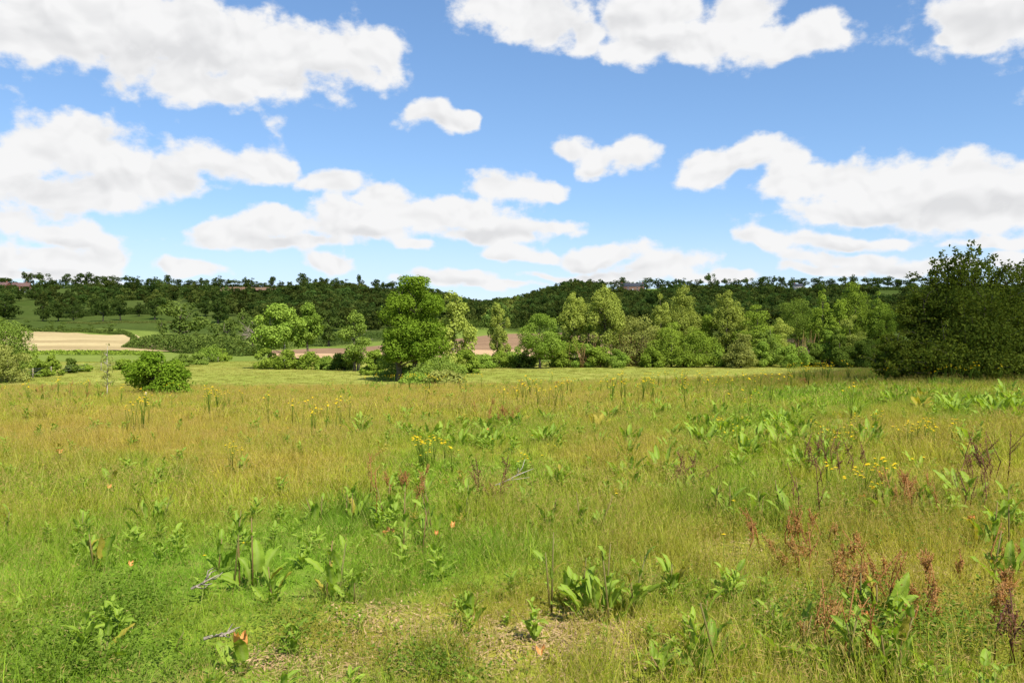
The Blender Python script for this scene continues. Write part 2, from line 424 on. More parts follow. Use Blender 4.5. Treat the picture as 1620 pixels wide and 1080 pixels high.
# ------------------------------------------------------------------ ground sheets
def build_ground():
    front = np.radians(np.concatenate([np.linspace(-50, 50, 361)]))
    back = np.radians(np.linspace(50, 310, 66))[1:-1]
    th = np.concatenate([front, back])
    dd = np.concatenate([np.geomspace(.5, 72, 150), np.geomspace(72, 185, 60)[1:], np.geomspace(185, 1400, 110)[1:], [1800, 2600]])
    r = dd[:, None] / np.maximum(np.cos(th), .45)[None]
    X = r * np.sin(th)[None]; Y = r * np.cos(th)[None]
    Z = height(X, Y)
    Z[-2] -= 40; Z[-1] -= 120
    nT = len(th)
    def sheet(name, i0, i1, mat, label=None, kind='structure', hole=False):
        V = np.stack([X[i0:i1], Y[i0:i1], Z[i0:i1]], -1).reshape(-1, 3)
        n = i1 - i0
        i = np.arange(n - 1)[:, None] * nT; j = np.arange(nT)[None]; j2 = (j + 1) % nT
        Q = np.stack([i + j, i + j2, i + nT + j2, i + nT + j], -1).reshape(-1, 4)[:, ::-1]
        T = None
        if hole:
            V = np.concatenate([V, [[0, 0, hz(0, .01)]]]); c = len(V) - 1
            T = np.stack([np.full(nT, c), (np.arange(nT) + 1) % nT, np.arange(nT)], -1)
        at = {}
        if hole:
            at['sw'] = sward(V[:, 0], V[:, 1])[0]
        me = mk_mesh(name, V, Q, T, mat, at, smooth=True)
        o = link(name, me); tag(o, kind='structure'); return o
    iA = int(np.argmin(abs(dd - 72))); iB = int(np.argmin(abs(dd - 185)))
    # rough field
    m, nt, out = newmat('rough_field')
    co = N(nt, 'ShaderNodeTexCoord').outputs['Object']
    sw = attr(nt, 'sw').outputs['Color']
    f1 = noise(nt, co, 9, 5, .7); f2 = noise(nt, co, .9, 4); f3 = noise(nt, co, 45, 4, .7)
    soil = ramp(nt, f3, [(.3, (.10, .06, .028)), (.55, (.26, .165, .08)), (.75, (.40, .29, .155))])
    v = math_n(nt, 'MULTIPLY_ADD', f1, 1.2, .25)
    swv = mix_rgb(nt, 1.0, sw, v, 'MULTIPLY')
    bare = math_n(nt, 'MULTIPLY_ADD', f2, 5, -2.5, clamp=True)
    c = mix_rgb(nt, math_n(nt, 'MULTIPLY', bare, .7), swv, soil)
    b = N(nt, 'ShaderNodeBsdfPrincipled'); b.inputs['Roughness'].default_value = .95; b.inputs['Specular IOR Level'].default_value = .05
    nt.links.new(c, b.inputs['Base Color'])
    bn = N(nt, 'ShaderNodeBump'); bn.inputs['Strength'].default_value = .9; bn.inputs['Distance'].default_value = .03
    nt.links.new(f3, bn.inputs['Height']); nt.links.new(bn.outputs[0], b.inputs['Normal'])
    nt.links.new(b.outputs[0], out.inputs[0])
    sheet('ground', 0, iA + 1, m, hole=True)
    # lower meadow
    m2, nt, out = newmat('meadow_grass')
    co = N(nt, 'ShaderNodeTexCoord').outputs['Object']
    f = noise(nt, co, .05, 4); f2 = noise(nt, co, .5, 5, .7); f3 = noise(nt, co, 3, 3, .7)
    c = mix_rgb(nt, math_n(nt, 'MULTIPLY_ADD', f, 3, -1, clamp=True), (.205, .225, .045), (.285, .275, .07))
    c = mix_rgb(nt, math_n(nt, 'MULTIPLY_ADD', f2, 3, -1.2, clamp=True), c, (.17, .205, .028))
    c = mix_rgb(nt, 1.0, c, math_n(nt, 'MULTIPLY_ADD', f3, .8, .6), 'MULTIPLY')
    b = N(nt, 'ShaderNodeBsdfDiffuse'); nt.links.new(c, b.inputs[0]); nt.links.new(b.outputs[0], out.inputs[0])
    sheet('meadow', iA, iB + 1, m2)
    m3, nt, out = newmat('hill_pasture')
    co = N(nt, 'ShaderNodeTexCoord').outputs['Object']
    f = noise(nt, co, .012, 4); f2 = noise(nt, co, .2, 5, .7)
    c = mix_rgb(nt, math_n(nt, 'MULTIPLY_ADD', f, 3, -1, clamp=True), (.10, .145, .025), (.15, .185, .04))
    c = mix_rgb(nt, 1.0, c, math_n(nt, 'MULTIPLY_ADD', f2, .8, .6), 'MULTIPLY')
    b = N(nt, 'ShaderNodeBsdfDiffuse'); nt.links.new(c, b.inputs[0]); nt.links.new(b.outputs[0], out.inputs[0])
    sheet('hillside', iB, len(dd), m3)
build_ground()

def field_patch(name, corners, mat, n=40, m=14, lift=.35):
    """draped field: four corners as (px, d): near left, near right, far right, far left; edges may carry extra points"""
    A = np.array([np.array(c, float) for c in corners])
    u = np.linspace(0, 1, n)[None]; v = np.linspace(0, 1, m)[:, None]
    px = (A[0, 0] * (1 - u) + A[1, 0] * u) * (1 - v) + (A[3, 0] * (1 - u) + A[2, 0] * u) * v
    d = (A[0, 1] * (1 - u) + A[1, 1] * u) * (1 - v) + (A[3, 1] * (1 - u) + A[2, 1] * u) * v
    X = (px - CX) / F * d; Z = height(X, d) + lift
    V = np.stack([X, d, Z], -1).reshape(-1, 3)
    i = np.arange(m - 1)[:, None] * n; j = np.arange(n - 1)[None]
    Q = np.stack([i + j, i + j + 1, i + n + j + 1, i + n + j], -1).reshape(-1, 4)
    return tag(link(name, mk_mesh(name, V, Q, None, mat, smooth=True)), kind='structure')

def field_mat(name, a, b, c=None, sx=.02, sy=.12):
    m, nt, out = newmat(name)
    co = N(nt, 'ShaderNodeTexCoord').outputs['Object']
    mp = N(nt, 'ShaderNodeMapping'); mp.inputs['Scale'].default_value = (sx, sy, .1); nt.links.new(co, mp.inputs[0])
    f = noise(nt, mp.outputs[0], 1.0, 5, .6); f2 = noise(nt, co, .7, 4, .7)
    col = mix_rgb(nt, math_n(nt, 'MULTIPLY_ADD', f, 3.2, -1.1, clamp=True), a, b)
    col = mix_rgb(nt, 1.0, col, math_n(nt, 'MULTIPLY_ADD', f2, .6, .7), 'MULTIPLY')
    d = N(nt, 'ShaderNodeBsdfDiffuse'); nt.links.new(col, d.inputs[0]); nt.links.new(d.outputs[0], out.inputs[0])
    return m
STUB = field_mat('stubble', (.25, .19, .095), (.42, .335, .175), sx=.012, sy=.09)
PLOUGH = field_mat('ploughed_soil', (.17, .105, .065), (.23, .15, .09))
PLOUGH2 = field_mat('dry_soil', (.36, .23, .13), (.42, .29, .17))
GRASSF = field_mat('pasture_grass', (.09, .15, .025), (.13, .185, .035))
def fd(px, py): return at_px(px, py)[1]
def q4(*pts): return [(p, fd(p, y)) for p, y in pts]
field_patch('stubble_field', q4((-60, 557), (290, 557.5), (215, 531), (-60, 525)), STUB, n=60, m=24)
field_patch('ploughed_field', q4((425, 566), (1120, 563), (1120, 524), (425, 556)), PLOUGH, n=60, m=24)
field_patch('dry_field_margin', q4((425, 571), (1000, 569.5), (1000, 553), (425, 563)), PLOUGH2, n=60, m=10, lift=.7)
field_patch('bare_field', q4((1180, 562), (1420, 562), (1420, 536), (1180, 536)), PLOUGH, n=30, m=10)
field_patch('hill_field', q4((340, 465), (480, 462), (478, 456.5), (362, 457)), field_mat('orange_soil', (.32, .18, .10), (.42, .26, .15)), n=30, m=8, lift=2.5)

# ------------------------------------------------------------------ leaves, trees
def leaf_quads(P, Nrm, L, W, rng):
    n = len(P)
    Nrm = Nrm / (np.linalg.norm(Nrm, axis=1)[:, None] + 1e-9)
    r = rng.normal(size=(n, 3)); t = np.cross(Nrm, r); t /= np.linalg.norm(t, axis=1)[:, None] + 1e-9
    b = np.cross(Nrm, t)
    L = (L * rng.uniform(.65, 1.35, n))[:, None]; W = (W * rng.uniform(.65, 1.35, n))[:, None]
    V = np.stack([P - t * L * .5, P + b * W * .5 - t * L * .08, P + t * L * .5 + Nrm * L * .08, P - b * W * .5 - t * L * .08], 1).reshape(-1, 3)
    Q = np.arange(n * 4).reshape(-1, 4)
    return V, Q

PROF = {
 'round': ([0, .1, .3, .55, .8, 1], [.45, .75, 1, .97, .68, .18]),
 'oak': ([0, .12, .32, .5, .68, .85, 1], [.66, .96, 1, .92, .80, .64, .3]),
 'poplar': ([0, .15, .4, .62, .82, .93, 1], [.55, .9, 1, .82, .5, .26, .1]),
 'column': ([0, .1, .4, .7, .9, 1], [.7, .95, 1, .85, .6, .2]),
 'mound': ([0, .12, .35, .6, .82, 1], [.86, .97, 1, .84, .55, .15]),
 'cone': ([0, .15, .4, .7, 1], [.9, 1, .8, .45, .05]),
 'flat': ([0, .2, .5, .8, 1], [.5, .95, 1, .85, .3]),
}
def crown(mb, rng, H0, H1, R, prof, nclump, nleaf, leaf, cr=(.26, .42), squash=.8, wl=.62, lean=(0, 0), outl=.06, openness=.0):
    xs, ys = PROF[prof]
    C = []
    tries = 0
    while len(C) < nclump and tries < 20000:
        tries += 1
        t = rng.random(); e = np.interp(t, xs, ys)
        if rng.random() > e + .05: continue
        a = rng.random() * 2 * PI; rr = e * (rng.random() ** .5) * .86
        rc = R * rng.uniform(*cr) * (.55 + .45 * e)
        p = np.array([math.cos(a) * rr * R + lean[0] * t, math.sin(a) * rr * R + lean[1] * t, H0 + (H1 - H0) * t])
        hi = H1 - rc * .75; lo = H0 + rc * .55
        p[2] = min(max(p[2], lo), hi)
        mind = min((np.linalg.norm((p - c[0]) / (1, 1, .9)) / c[1] for c in C), default=9)
        if mind < .62: continue
        C.append((p, rc))
    w = np.array([c[1] ** 2 for c in C]); w /= w.sum()
    cnt = rng.multinomial(nleaf, w)
    for (p, rc), n in zip(C, cnt):
        if n == 0: continue
        d = rng.normal(size=(n, 3)); d[:, 2] = d[:, 2] * .9 + .18
        d /= np.linalg.norm(d, axis=1)[:, None]
        # knobbly surface
        kn = .5 * (np.sin(d[:, 0] * 5 + p[0] * 3) * np.sin(d[:, 1] * 5 + p[1]) + np.sin(d[:, 2] * 6 + p[2]))
        rad = rc * (.62 + .38 * rng.random(n) ** .55) * (1 + .16 * kn)
        out = rng.random(n) < outl
        rad = np.where(out, rad * rng.uniform(1.1, 1.5, n), rad)
        P = p + d * rad[:, None] * np.array([1, 1, squash])
        nrm = d * .8 + rng.normal(size=(n, 3)) * .55 + np.array([0, 0, .35])
        V, Q = leaf_quads(P, nrm, leaf, leaf * wl, rng)
        base = rng.uniform(.2, .8)
        mb.add(V, Q, rnd=np.repeat(np.clip(base * .55 + rng.random(n) * .45, 0, 1), 4))
    return C

def trunk_limbs(mb, rng, H0, H1, r0, C, lean=(0, 0), stems=((0, 0),), frac=.55):
    for (sx, sy) in stems:
        top = H0 + (H1 - H0) * .8
        zs = np.linspace(-.3, top, 8); t = np.clip(zs / top, 0, 1)
        wob = rng.normal(size=(8, 2)) * r0 * .35; wob[0] = 0
        path = np.stack([sx * (1 + .0 * t) + lean[0] * t + wob[:, 0], sy + lean[1] * t + wob[:, 1], zs], 1)
        rad = r0 * (1 - .85 * t) * (1 + .5 * np.exp(-zs.clip(0) / (r0 * 2)))
        V, Q, T = tube(path, rad, 8); mb.add(V, Q, T)
    for (p, rc) in C:
        if rng.random() > frac: continue
        st = stems[rng.integers(len(stems))]
        z0 = max(H0 * .6, min(p[2] - np.hypot(p[0], p[1]) * .55, H1 * .75)); t0 = z0 / (H1 * .85)
        a = np.array([st[0] + lean[0] * t0, st[1] + lean[1] * t0, z0])
        m_ = (a + p) / 2 + np.array([0, 0, -.05 * rc]) + rng.normal(size=3) * rc * .15
        rr = max(r0 * .42 * (1 - t0 * .6), .03)
        V, Q, T = tube([a, m_, p], [rr, rr * .6, rr * .2], 5); mb.add(V, Q, T)

def make_tree(name, label, cat, pos, H, R, prof, mat, leaf, nleaf, nclump=26, base=.25, r0=None, seed=0, bark='bark', group=None,
              stems=((0, 0),), lean=(0, 0), **kw):
    rng = np.random.default_rng(seed + 1000)
    root = empty(name, pos); tag(root, label, cat, group)
    mb = MB(); H0 = H * base
    C = crown(mb, rng, H0, H, R, prof, nclump, nleaf, leaf, lean=lean, **kw)
    tb = MB(); trunk_limbs(tb, rng, max(H0, .15 * H), H, r0 or H * .022, C, lean, stems)
    link('trunk' if base > .08 else 'stem', tb.mesh('trunk', M[bark], True), root)
    link('crown' if base > .08 else 'foliage', mb.mesh('crown', M[mat]), root)
    return root

def px_tree(name, label, cat, px, top, foot, hw, prof, mat, leaf, nleaf, d=None, **kw):
    x, y, z = at_d(px, d) if d else at_px(px, foot)
    H = (py_of(x, y, z) - top) / F * y; R = hw / F * y
    return make_tree(name, label, cat, (x, y, z), H, R, prof, mat, leaf, nleaf, seed=int(px * 7 + top), **kw)

TREELINE = 'trees and bushes along the far edge of the meadow'
def treeline():
    t = px_tree
    # pale pair on the left
    a = t('ash_tree', 'pale green broad tree with white trunk and a bare branch on its left', 'tree', 440, 480, 584, 43, 'round', 'lime', .42, 7500, d=140, base=.22, nclump=34, cr=(.22, .36), bark='bark_pale', stems=((-1.4, 0), (1.0, .3)), r0=.2, group=TREELINE)
    db = MB(); rng = np.random.default_rng(5)
    for k in range(7):
        e = np.array([-4.6 - rng.random() * 1.2, -.8, 5.2 + rng.random() * 2.4]); s = np.array([-1.5, -.6, 4.8])
        m_ = (s + e) / 2 + rng.normal(size=3) * .3
        V, Q, T = tube([s, m_, e], [.09, .06, .02], 5); db.add(V, Q, T)
        for q in range(4):
            e2 = e + rng.normal(size=3) * .6; V, Q, T = tube([m_ * .4 + e * .6, e2], [.035, .012], 4); db.add(V, Q, T)
    link('bare_branch', db.mesh('bare_branch', M['deadwood'], True), a)
    t('ash_tree', 'green round tree on dark trunk right beside the pale broad tree', 'tree', 486, 478, 584, 27, 'round', 'lime', .42, 5200, d=146, base=.3, nclump=24, cr=(.26, .42), group=TREELINE)
    for k, (px, tp, hw, m, w) in enumerate([(424, 551, 22, 'mid', 'leftmost dark leafy bush under the pale broad tree'), (457, 553, 24, 'mid', 'leafy bush under the gap between the pale pair of trees'), (490, 556, 22, 'mid', 'lower leafy bush under the round tree of the pale pair'),
                                   (515, 563, 16, 'lime', 'low light green bush between the pale pair and the dark lone bush'), (545, 554, 19, 'darkgreen', 'dark round bush alone before the ploughed field')]):
        t('bush', w, 'bush', px, tp, 584, hw, 'mound', m, .34, 2600, d=136 - k * .7, base=.0, nclump=14, cr=(.3, .46), group=TREELINE)
    # oak group
    t('willow_tree', 'grey green willow with a dead limb left of the big oak', 'tree', 561, 490, 584, 27, 'round', 'willow', .30, 6500, d=128, base=.12, nclump=34, group=TREELINE)
    oak = t('oak_tree', 'big bright green oak with two dark trunks in mid meadow', 'tree', 655, 436, 604, 60, 'oak', 'oak', .25, 34000, d=95, base=.2, nclump=85, cr=(.16, .32), r0=.33, stems=((-1.7, -.4), (.1, .3)), outl=.08)
    db = MB(); rng = np.random.default_rng(8)
    x0, y0, z0 = at_d(567, 131)
    r2 = empty('dead_tree', (x0, y0, z0)); tag(r2, 'broken pale dead tree top poking out left of the oak', 'dead tree')
    V, Q, T = tube([(0, 0, -.2), (.1, 0, 3), (-.1, 0, 5.5), (.3, 0, 7.4)], [.28, .24, .18, .1], 7); db.add(V, Q, T)
    for k in range(9):
        z = rng.uniform(4.5, 7.2); e = np.array([rng.normal() * .9, rng.normal() * .5, z + rng.uniform(.1, 1)])
        V, Q, T = tube([(0, 0, z), e * .5 + np.array([0, 0, z]) * .5 + rng.normal(size=3) * .1, e], [.09, .06, .025], 5); db.add(V, Q, T)
    link('trunk', db.mesh('dead_trunk', M['deadwood'], True), r2)
    t('poplar_tree', 'tall grey green poplar right behind the big oak', 'tree', 718, 458, 584, 33, 'poplar', 'poplar', .36, 7000, d=122, base=.06, nclump=46, cr=(.24, .4), group=TREELINE)
    for px, tp, hw, d, m, w in [(592, 553, 22, 112, 'mid', 'dark leafy bush at the left foot of the oak group'), (614, 556, 29, 100, 'willow', 'rounded willow bush against the oak trunk on its left'),
                             (650, 578, 26, 96, 'lime', 'small light green bush between the oak trunks and the dome-shaped bush'), (694, 562, 45, 88, 'willow', 'broad dome-shaped willow bush right of the oak'),
                             (700, 586, 34, 83, 'sallow', 'low pale shrub in front of the dome-shaped willow bush'), (655, 590, 24, 84, 'lime', 'low yellow-green shrub in front of the oak trunks'), (672, 562, 32, 108, 'mid', 'dark bush behind the oak trunks'),
                             (738, 552, 22, 118, 'mid', 'leafy bush under the poplar behind the oak')]:
        t('bush', w, 'bush', px, tp, 600, hw, 'mound', m, .22 if m == 'willow' else .28, 5200, d=d, base=0, nclump=26, cr=(.24, .38), wl=.4 if m == 'willow' else .62, outl=.1)
    # middle and right
    L = [
     ('bush', 'light green bush left of the lone poplar', 762, 560, 24, 'mound', 'lime', 142), ('bush', 'dark low bush at the foot of the lone poplar', 797, 556, 22, 'mound', 'mid', 146),
     ('poplar_tree', 'slim lone poplar before the ploughed field', 790, 469, 21, 'poplar', 'poplar', 152),
     ('bush', 'dark bush left under the round lime green tree', 832, 552, 20, 'mound', 'darkgreen', 148),
     ('field_maple', 'round lime green tree with short trunk in the row', 854, 496, 37, 'round', 'lime', 142),
     ('poplar_tree', 'pointed poplar left of the tall twin poplar', 909, 461, 26, 'poplar', 'poplar', 152),
     ('bush', 'bush with a brown gap under the pointed poplar', 903, 535, 26, 'mound', 'mid', 146),
     ('poplar_tree', 'tall broad twin poplar with a dark bare trunk', 957, 449, 33, 'poplar', 'poplar', 150),
     ('bush', 'green bush at the foot of the twin poplar', 950, 548, 26, 'mound', 'mid', 144), ('bush', 'bright low bush right of the twin poplar foot', 978, 552, 22, 'mound', 'lime', 142),
     ('sallow_tree', 'rounded sallow with brown twigs right of the twin poplar', 1012, 497, 44, 'mound', 'sallow', 150),
     ('bush', 'dark leafy bush in front of the brown-twigged sallow', 1030, 548, 24, 'mound', 'mid', 143),
     ('poplar_tree', 'shorter pointed poplar behind the sallow', 1046, 466, 24, 'poplar', 'poplar', 158), ('poplar_tree', 'taller bushy poplar right of the shorter pointed one', 1080, 450, 34, 'poplar', 'poplar', 160),
     ('alder_tree', 'rounded alder left of the two before the bushy poplar', 1062, 508, 36, 'mound', 'mid', 146), ('alder_tree', 'rounded alder right of the two before the bushy poplar', 1104, 516, 38, 'mound', 'mid', 145),
     ('poplar_tree', 'tall poplar with ragged top left of the layered tree', 1150, 452, 28, 'poplar', 'poplar', 156),
     ('alder_tree', 'layered drooping tree with tiers of branches', 1198, 474, 42, 'cone', 'mid', 152),
     ('willow_tree', 'small round weeping willow at the meadow edge', 1172, 520, 27, 'mound', 'sallow', 142),
     ('bush', 'light willow bush right of the layered tree', 1218, 508, 22, 'mound', 'willow', 150),
     ('bush', 'spreading low bush before the dark round tree', 1250, 545, 29, 'mound', 'lime', 144),
     ('oak_tree', 'dark round tree standing behind the spreading low bush', 1262, 470, 38, 'round', 'darkgreen', 185),
     ('poplar_tree', 'poplar left in the tall shaded poplar clump', 1302, 458, 24, 'poplar', 'mid', 160), ('poplar_tree', 'second poplar in the shaded clump, lower crown', 1328, 468, 24, 'poplar', 'mid', 158),
     ('poplar_tree', 'broadest and tallest poplar of the shaded clump', 1352, 447, 36, 'poplar', 'mid', 160), ('poplar_tree', 'poplar of the shaded clump half behind the dark hazel', 1390, 462, 30, 'poplar', 'mid', 158),
     ('bush', 'dark bush below the second shaded poplar', 1328, 520, 24, 'mound', 'darkgreen', 147), ('bush', 'pale leaved small tree at the foot of the shaded clump', 1312, 522, 18, 'column', 'lime', 149), ('bush', 'dark bush low beside the hazel at the meadow end', 1365, 535, 26, 'mound', 'darkgreen', 147),
     ('bush', 'shaded bush nearly hidden by the dark hazel', 1410, 525, 30, 'mound', 'mid', 150),
     ('alder_tree', 'green alder filling the gap between ragged poplar and bushy poplar', 1125, 495, 30, 'round', 'mid', 162),
     ('bush', 'dark bush between the low bush and the shaded clump', 1283, 540, 20, 'mound', 'darkgreen', 150),
     ('alder_tree', 'alder behind the round lime green tree on its right', 880, 520, 24, 'round', 'mid', 156),
     ('alder_tree', 'light green alder between the pointed poplar and the twin poplar', 931, 512, 27, 'mound', 'lime', 156),
     ('alder_tree', 'grey green alder just right of the twin poplar trunk', 984, 508, 28, 'mound', 'poplar', 158),
     ('bush', 'fresh green bush closing the belt left of the twin poplar', 925, 540, 24, 'mound', 'lime', 145),
     ('bush', 'rounded bush at the foot of the rounded alders', 1083, 540, 26, 'mound', 'mid', 143),
     ('alder_tree', 'tall light alder behind the small round weeping willow', 1166, 486, 32, 'mound', 'poplar', 160),
     ('bush', 'bright bush left of the small round weeping willow', 1140, 545, 22, 'mound', 'lime', 145),
     ('bush', 'bright bush tucked between weeping willow and layered tree', 1204, 538, 22, 'mound', 'lime', 146),
     ('alder_tree', 'light alder between the layered tree and the dark round tree', 1234, 500, 26, 'mound', 'poplar', 165),
     ('bush', 'leafy bush between the lone poplar and the round lime green tree', 815, 548, 22, 'mound', 'lime', 150),
     ('bush', 'leafy bush right behind the round lime green tree', 885, 548, 22, 'mound', 'mid', 146),
     ('alder_tree', 'light leaved tree in front of the tallest shaded poplar', 1345, 498, 26, 'mound', 'poplar', 152),
     ('alder_tree', 'leafy tree in front of the second shaded poplar', 1318, 505, 22, 'mound', 'mid', 153),
    ]
    for (nm, lab, px, tp, hw, pr, m, d) in L:
        cat = 'bush' if nm == 'bush' else 'tree'
        base = {'mound': 0.0, 'poplar': .12, 'column': .2, 'round': .2, 'cone': .05}[pr]
        if 'twin' in lab and nm == 'poplar_tree': base = .3
        n = int(3000 + hw * (578 - tp) * 2.3)
        nc = int(10 + hw * (578 - tp) / 110)
        if pr == 'poplar': nc = int(nc * 2.0)
        t(nm, lab, cat, px, tp, 578, hw, pr, m, .26 if m != 'willow' else .23, int(n * 1.4), d=d, base=base, nclump=nc, cr=(.26, .42) if pr != 'poplar' else (.17, .30), squash={'cone': .5, 'poplar': 1.35}.get(pr, .8), outl=.09, group=TREELINE,
          bark='bark')
    # brown dead twigs in the sallow
    for px, d, h, w in [(995, 151, 7, 'thicket of dead brown twigs in the sallow'), (1018, 151, 6, 'smaller brown twig thicket before the sallow'), (925, 145, 5, 'reddish dead twig thicket under the pointed poplar'), (1278, 153, 7, 'brown twig thicket behind the shaded clump')]:
        x, y, z = at_d(px, d); mb = MB(); rng = np.random.default_rng(int(px))
        for k in range(30):
            b0 = np.array([rng.normal() * 1.2, rng.normal() * .6, 0]); e = b0 + np.array([rng.normal() * .8, rng.normal() * .5, h * rng.uniform(.5, 1)])
            V, Q, T = tube([b0, (b0 + e) / 2 + rng.normal(size=3) * .2, e], [.04, .028, .012], 4); mb.add(V, Q, T, rnd=rng.random())
        tag(link('dead_thicket', mb.mesh('dead_thicket', M['brownleaf']), None, (x, y - 1.5, z)), w, 'dead twigs', 'dead twig thickets in the tree row')
treeline()

def near_shrubs():
    x, y, z = at_d(1530, 40); rng = np.random.default_rng(71); kk = 40 / F
    root = empty('hazel_tree', (x, y, z)); tag(root, 'big dark hazel with sparse leafy top shoots at right edge', 'tree')
    hb = MB(); tb = MB(); Cs = []
    for (px, top, hw, yo, nc, nl) in [(1535, 400, 108, 0, 80, 28000), (1456, 450, 54, -.3, 34, 12000), (1406, 520, 40, -.9, 22, 6500), (1388, 556, 28, -1.4, 12, 3500), (1620, 412, 84, .3, 46, 16000), (1500, 500, 110, -2.2, 40, 13000), (1600, 505, 70, -2.0, 26, 8000), (1478, 425, 44, .4, 18, 5500)]:
        mb_ = MB(); H = EYE + (540 - top) * kk - z; ox = (px - 1530) * kk
        C = crown(mb_, rng, .25, H, hw * kk, 'mound', nc, nl, .125, cr=(.16, .36), outl=.12, squash=.7)
        V = np.concatenate(mb_.V) + [ox, yo, 0]; hb.add(V, np.arange(len(V)).reshape(-1, 4), rnd=np.concatenate(mb_.A['rnd']))
        Cs += [(p + np.array([ox, yo, 0]), r) for p, r in C]
    for q in range(260):                                                # arching sprays that break the outline
        p, r = Cs[rng.integers(len(Cs))]; d = rng.normal(size=3); d[2] = abs(d[2]) * .8 + .15; d /= np.linalg.norm(d)
        s0 = p + d * r * .6; e = p + d * (r + rng.uniform(.35, .85)) + np.array([0, 0, -.12]); m_ = (s0 + e) / 2 + np.array([0, 0, .12])
        V, Q, T = tube([s0, m_, e], [.014, .01, .004], 4); tb.add(V, Q, T)
        n = 34; u = rng.uniform(.2, 1.05, n)[:, None]; P = (1 - u) ** 2 * s0 + 2 * u * (1 - u) * m_ + u * u * e + rng.normal(size=(n, 3)) * .06
        V, Q = leaf_quads(P, rng.normal(size=(n, 3)) * .6 + [0, 0, 1], .12, .08, rng); hb.add(V, Q, rnd=np.repeat(np.clip(.35 + rng.random(n) * .65, 0, 1), 4))
    trunk_limbs(tb, rng, .8, 5.0, .11, Cs, (0, 0), ((-1, 0), (0, .3), (1.2, 0), (.4, -.8), (-2.2, -.2)), frac=.35)
    link('crown', hb.mesh('crown', M['hazel']), root); link('trunk', tb.mesh('trunk', M['bark'], True), root)
    # leafy shoots above it
    x, y, z = at_d(1532, 40.4)
    mb = MB(); lb = MB(); rng = np.random.default_rng(21)
    k40 = 40.4 / F
    for px, top in [(1450, 431), (1468, 412), (1480, 402), (1495, 405), (1508, 392), (1520, 398), (1531, 384), (1540, 392), (1552, 400), (1562, 406), (1572, 404), (1500, 420), (1530, 415), (1548, 418), (1590, 424), (1606, 416), (1615, 418), (1640, 410), (1660, 405), (1485, 424), (1515, 410), (1560, 420)]:
        ex = (px - 1532) * k40; ez = EYE + (540 - top) * k40 - z
        s = np.array([(1525 - 1532) * k40 * .6 + ex * .45, rng.normal() * .4, 4.6]); e = np.array([ex, rng.normal() * .5, ez])
        m_ = s * .45 + e * .55 + np.array([ex * .04, 0, .1]); path = np.array([s, m_, e])
        V, Q, T = tube(path, [.03, .018, .006], 5); mb.add(V, Q, T)
        n = 80; u = rng.uniform(.1, 1.02, n)
        P = np.where((u < .5)[:, None], s + (m_ - s) * (u * 2)[:, None], m_ + (e - m_) * ((u - .5) * 2)[:, None]) + rng.normal(size=(n, 3)) * .1
        V, Q = leaf_quads(P, rng.normal(size=(n, 3)) + (0, 0, .6), .16, .11, rng); lb.add(V, Q, rnd=np.repeat(rng.random(n), 4))
    link('shoot', mb.mesh('shoot', M['bark'], True), root, (x - root.location.x, .4, 0))
    link('shoot_leaves', lb.mesh('shoot_leaves', M['hazel']), root, (x - root.location.x, .4, 0))
    px_tree('bush', 'small dense bright green bush standing alone in the field', 'bush', 245, 556, 624, 56, 'mound', 'bushgreen', .15, 11000, base=0, nclump=44, cr=(.2, .32), outl=.07, wl=.7)
    # thin sapling
    px_tree('sapling', 'thin feathery sapling left of the bright green bush', 'tree', 170, 543, 627, 14, 'poplar', 'sallow', .085, 800, base=.2, nclump=30, cr=(.2, .4), outl=.5, r0=.03, bark='bark_pale')
    # left edge
    px_tree('willow_tree', 'pale green willow cut by the left edge of the view', 'tree', 2, 503, 600, 50, 'round', 'willow', .26, 12000, d=95, base=.05, nclump=55, cr=(.2, .34), wl=.45)
    px_tree('willow_tree', 'lower grey green willow in front of the left edge tree', 'tree', 12, 545, 602, 36, 'mound', 'sallow', .24, 6000, d=91, base=.0, nclump=30, cr=(.22, .36), wl=.45)
    for px, tp, hw, by, m, w in [(62, 558, 18, 596, 'mid', 'leafy bush right beside the left edge willow by the fence'), (84, 558, 16, 594, 'mid', 'dark bush second along the wire fence'), (112, 566, 14, 590, 'darkgreen', 'low dark bush third along the wire fence'),
                            (135, 570, 11, 588, 'mid', 'small bush behind the wire fence beside the sapling'), (195, 568, 16, 585, 'mid', 'low hedge bush behind the bright green bush'), (225, 566, 14, 583, 'mid', 'low bush just left behind the bright green bush'),
                            (290, 560, 17, 580, 'willow', 'grey green bush right of the bright green bush'), (313, 557, 14, 577, 'willow', 'small grey green bush left of the rounded light bush'), (335, 545, 21, 573, 'lime', 'rounded light green bush at the fence end'), (352, 551, 13, 572, 'mid', 'small bush tucked right of the rounded light bush')]:
        px_tree('bush', w, 'bush', px, tp, by, hw, 'mound', m, .3, 2600, base=0, nclump=16, cr=(.28, .44), group='bushes along the wire fence')
near_shrubs()
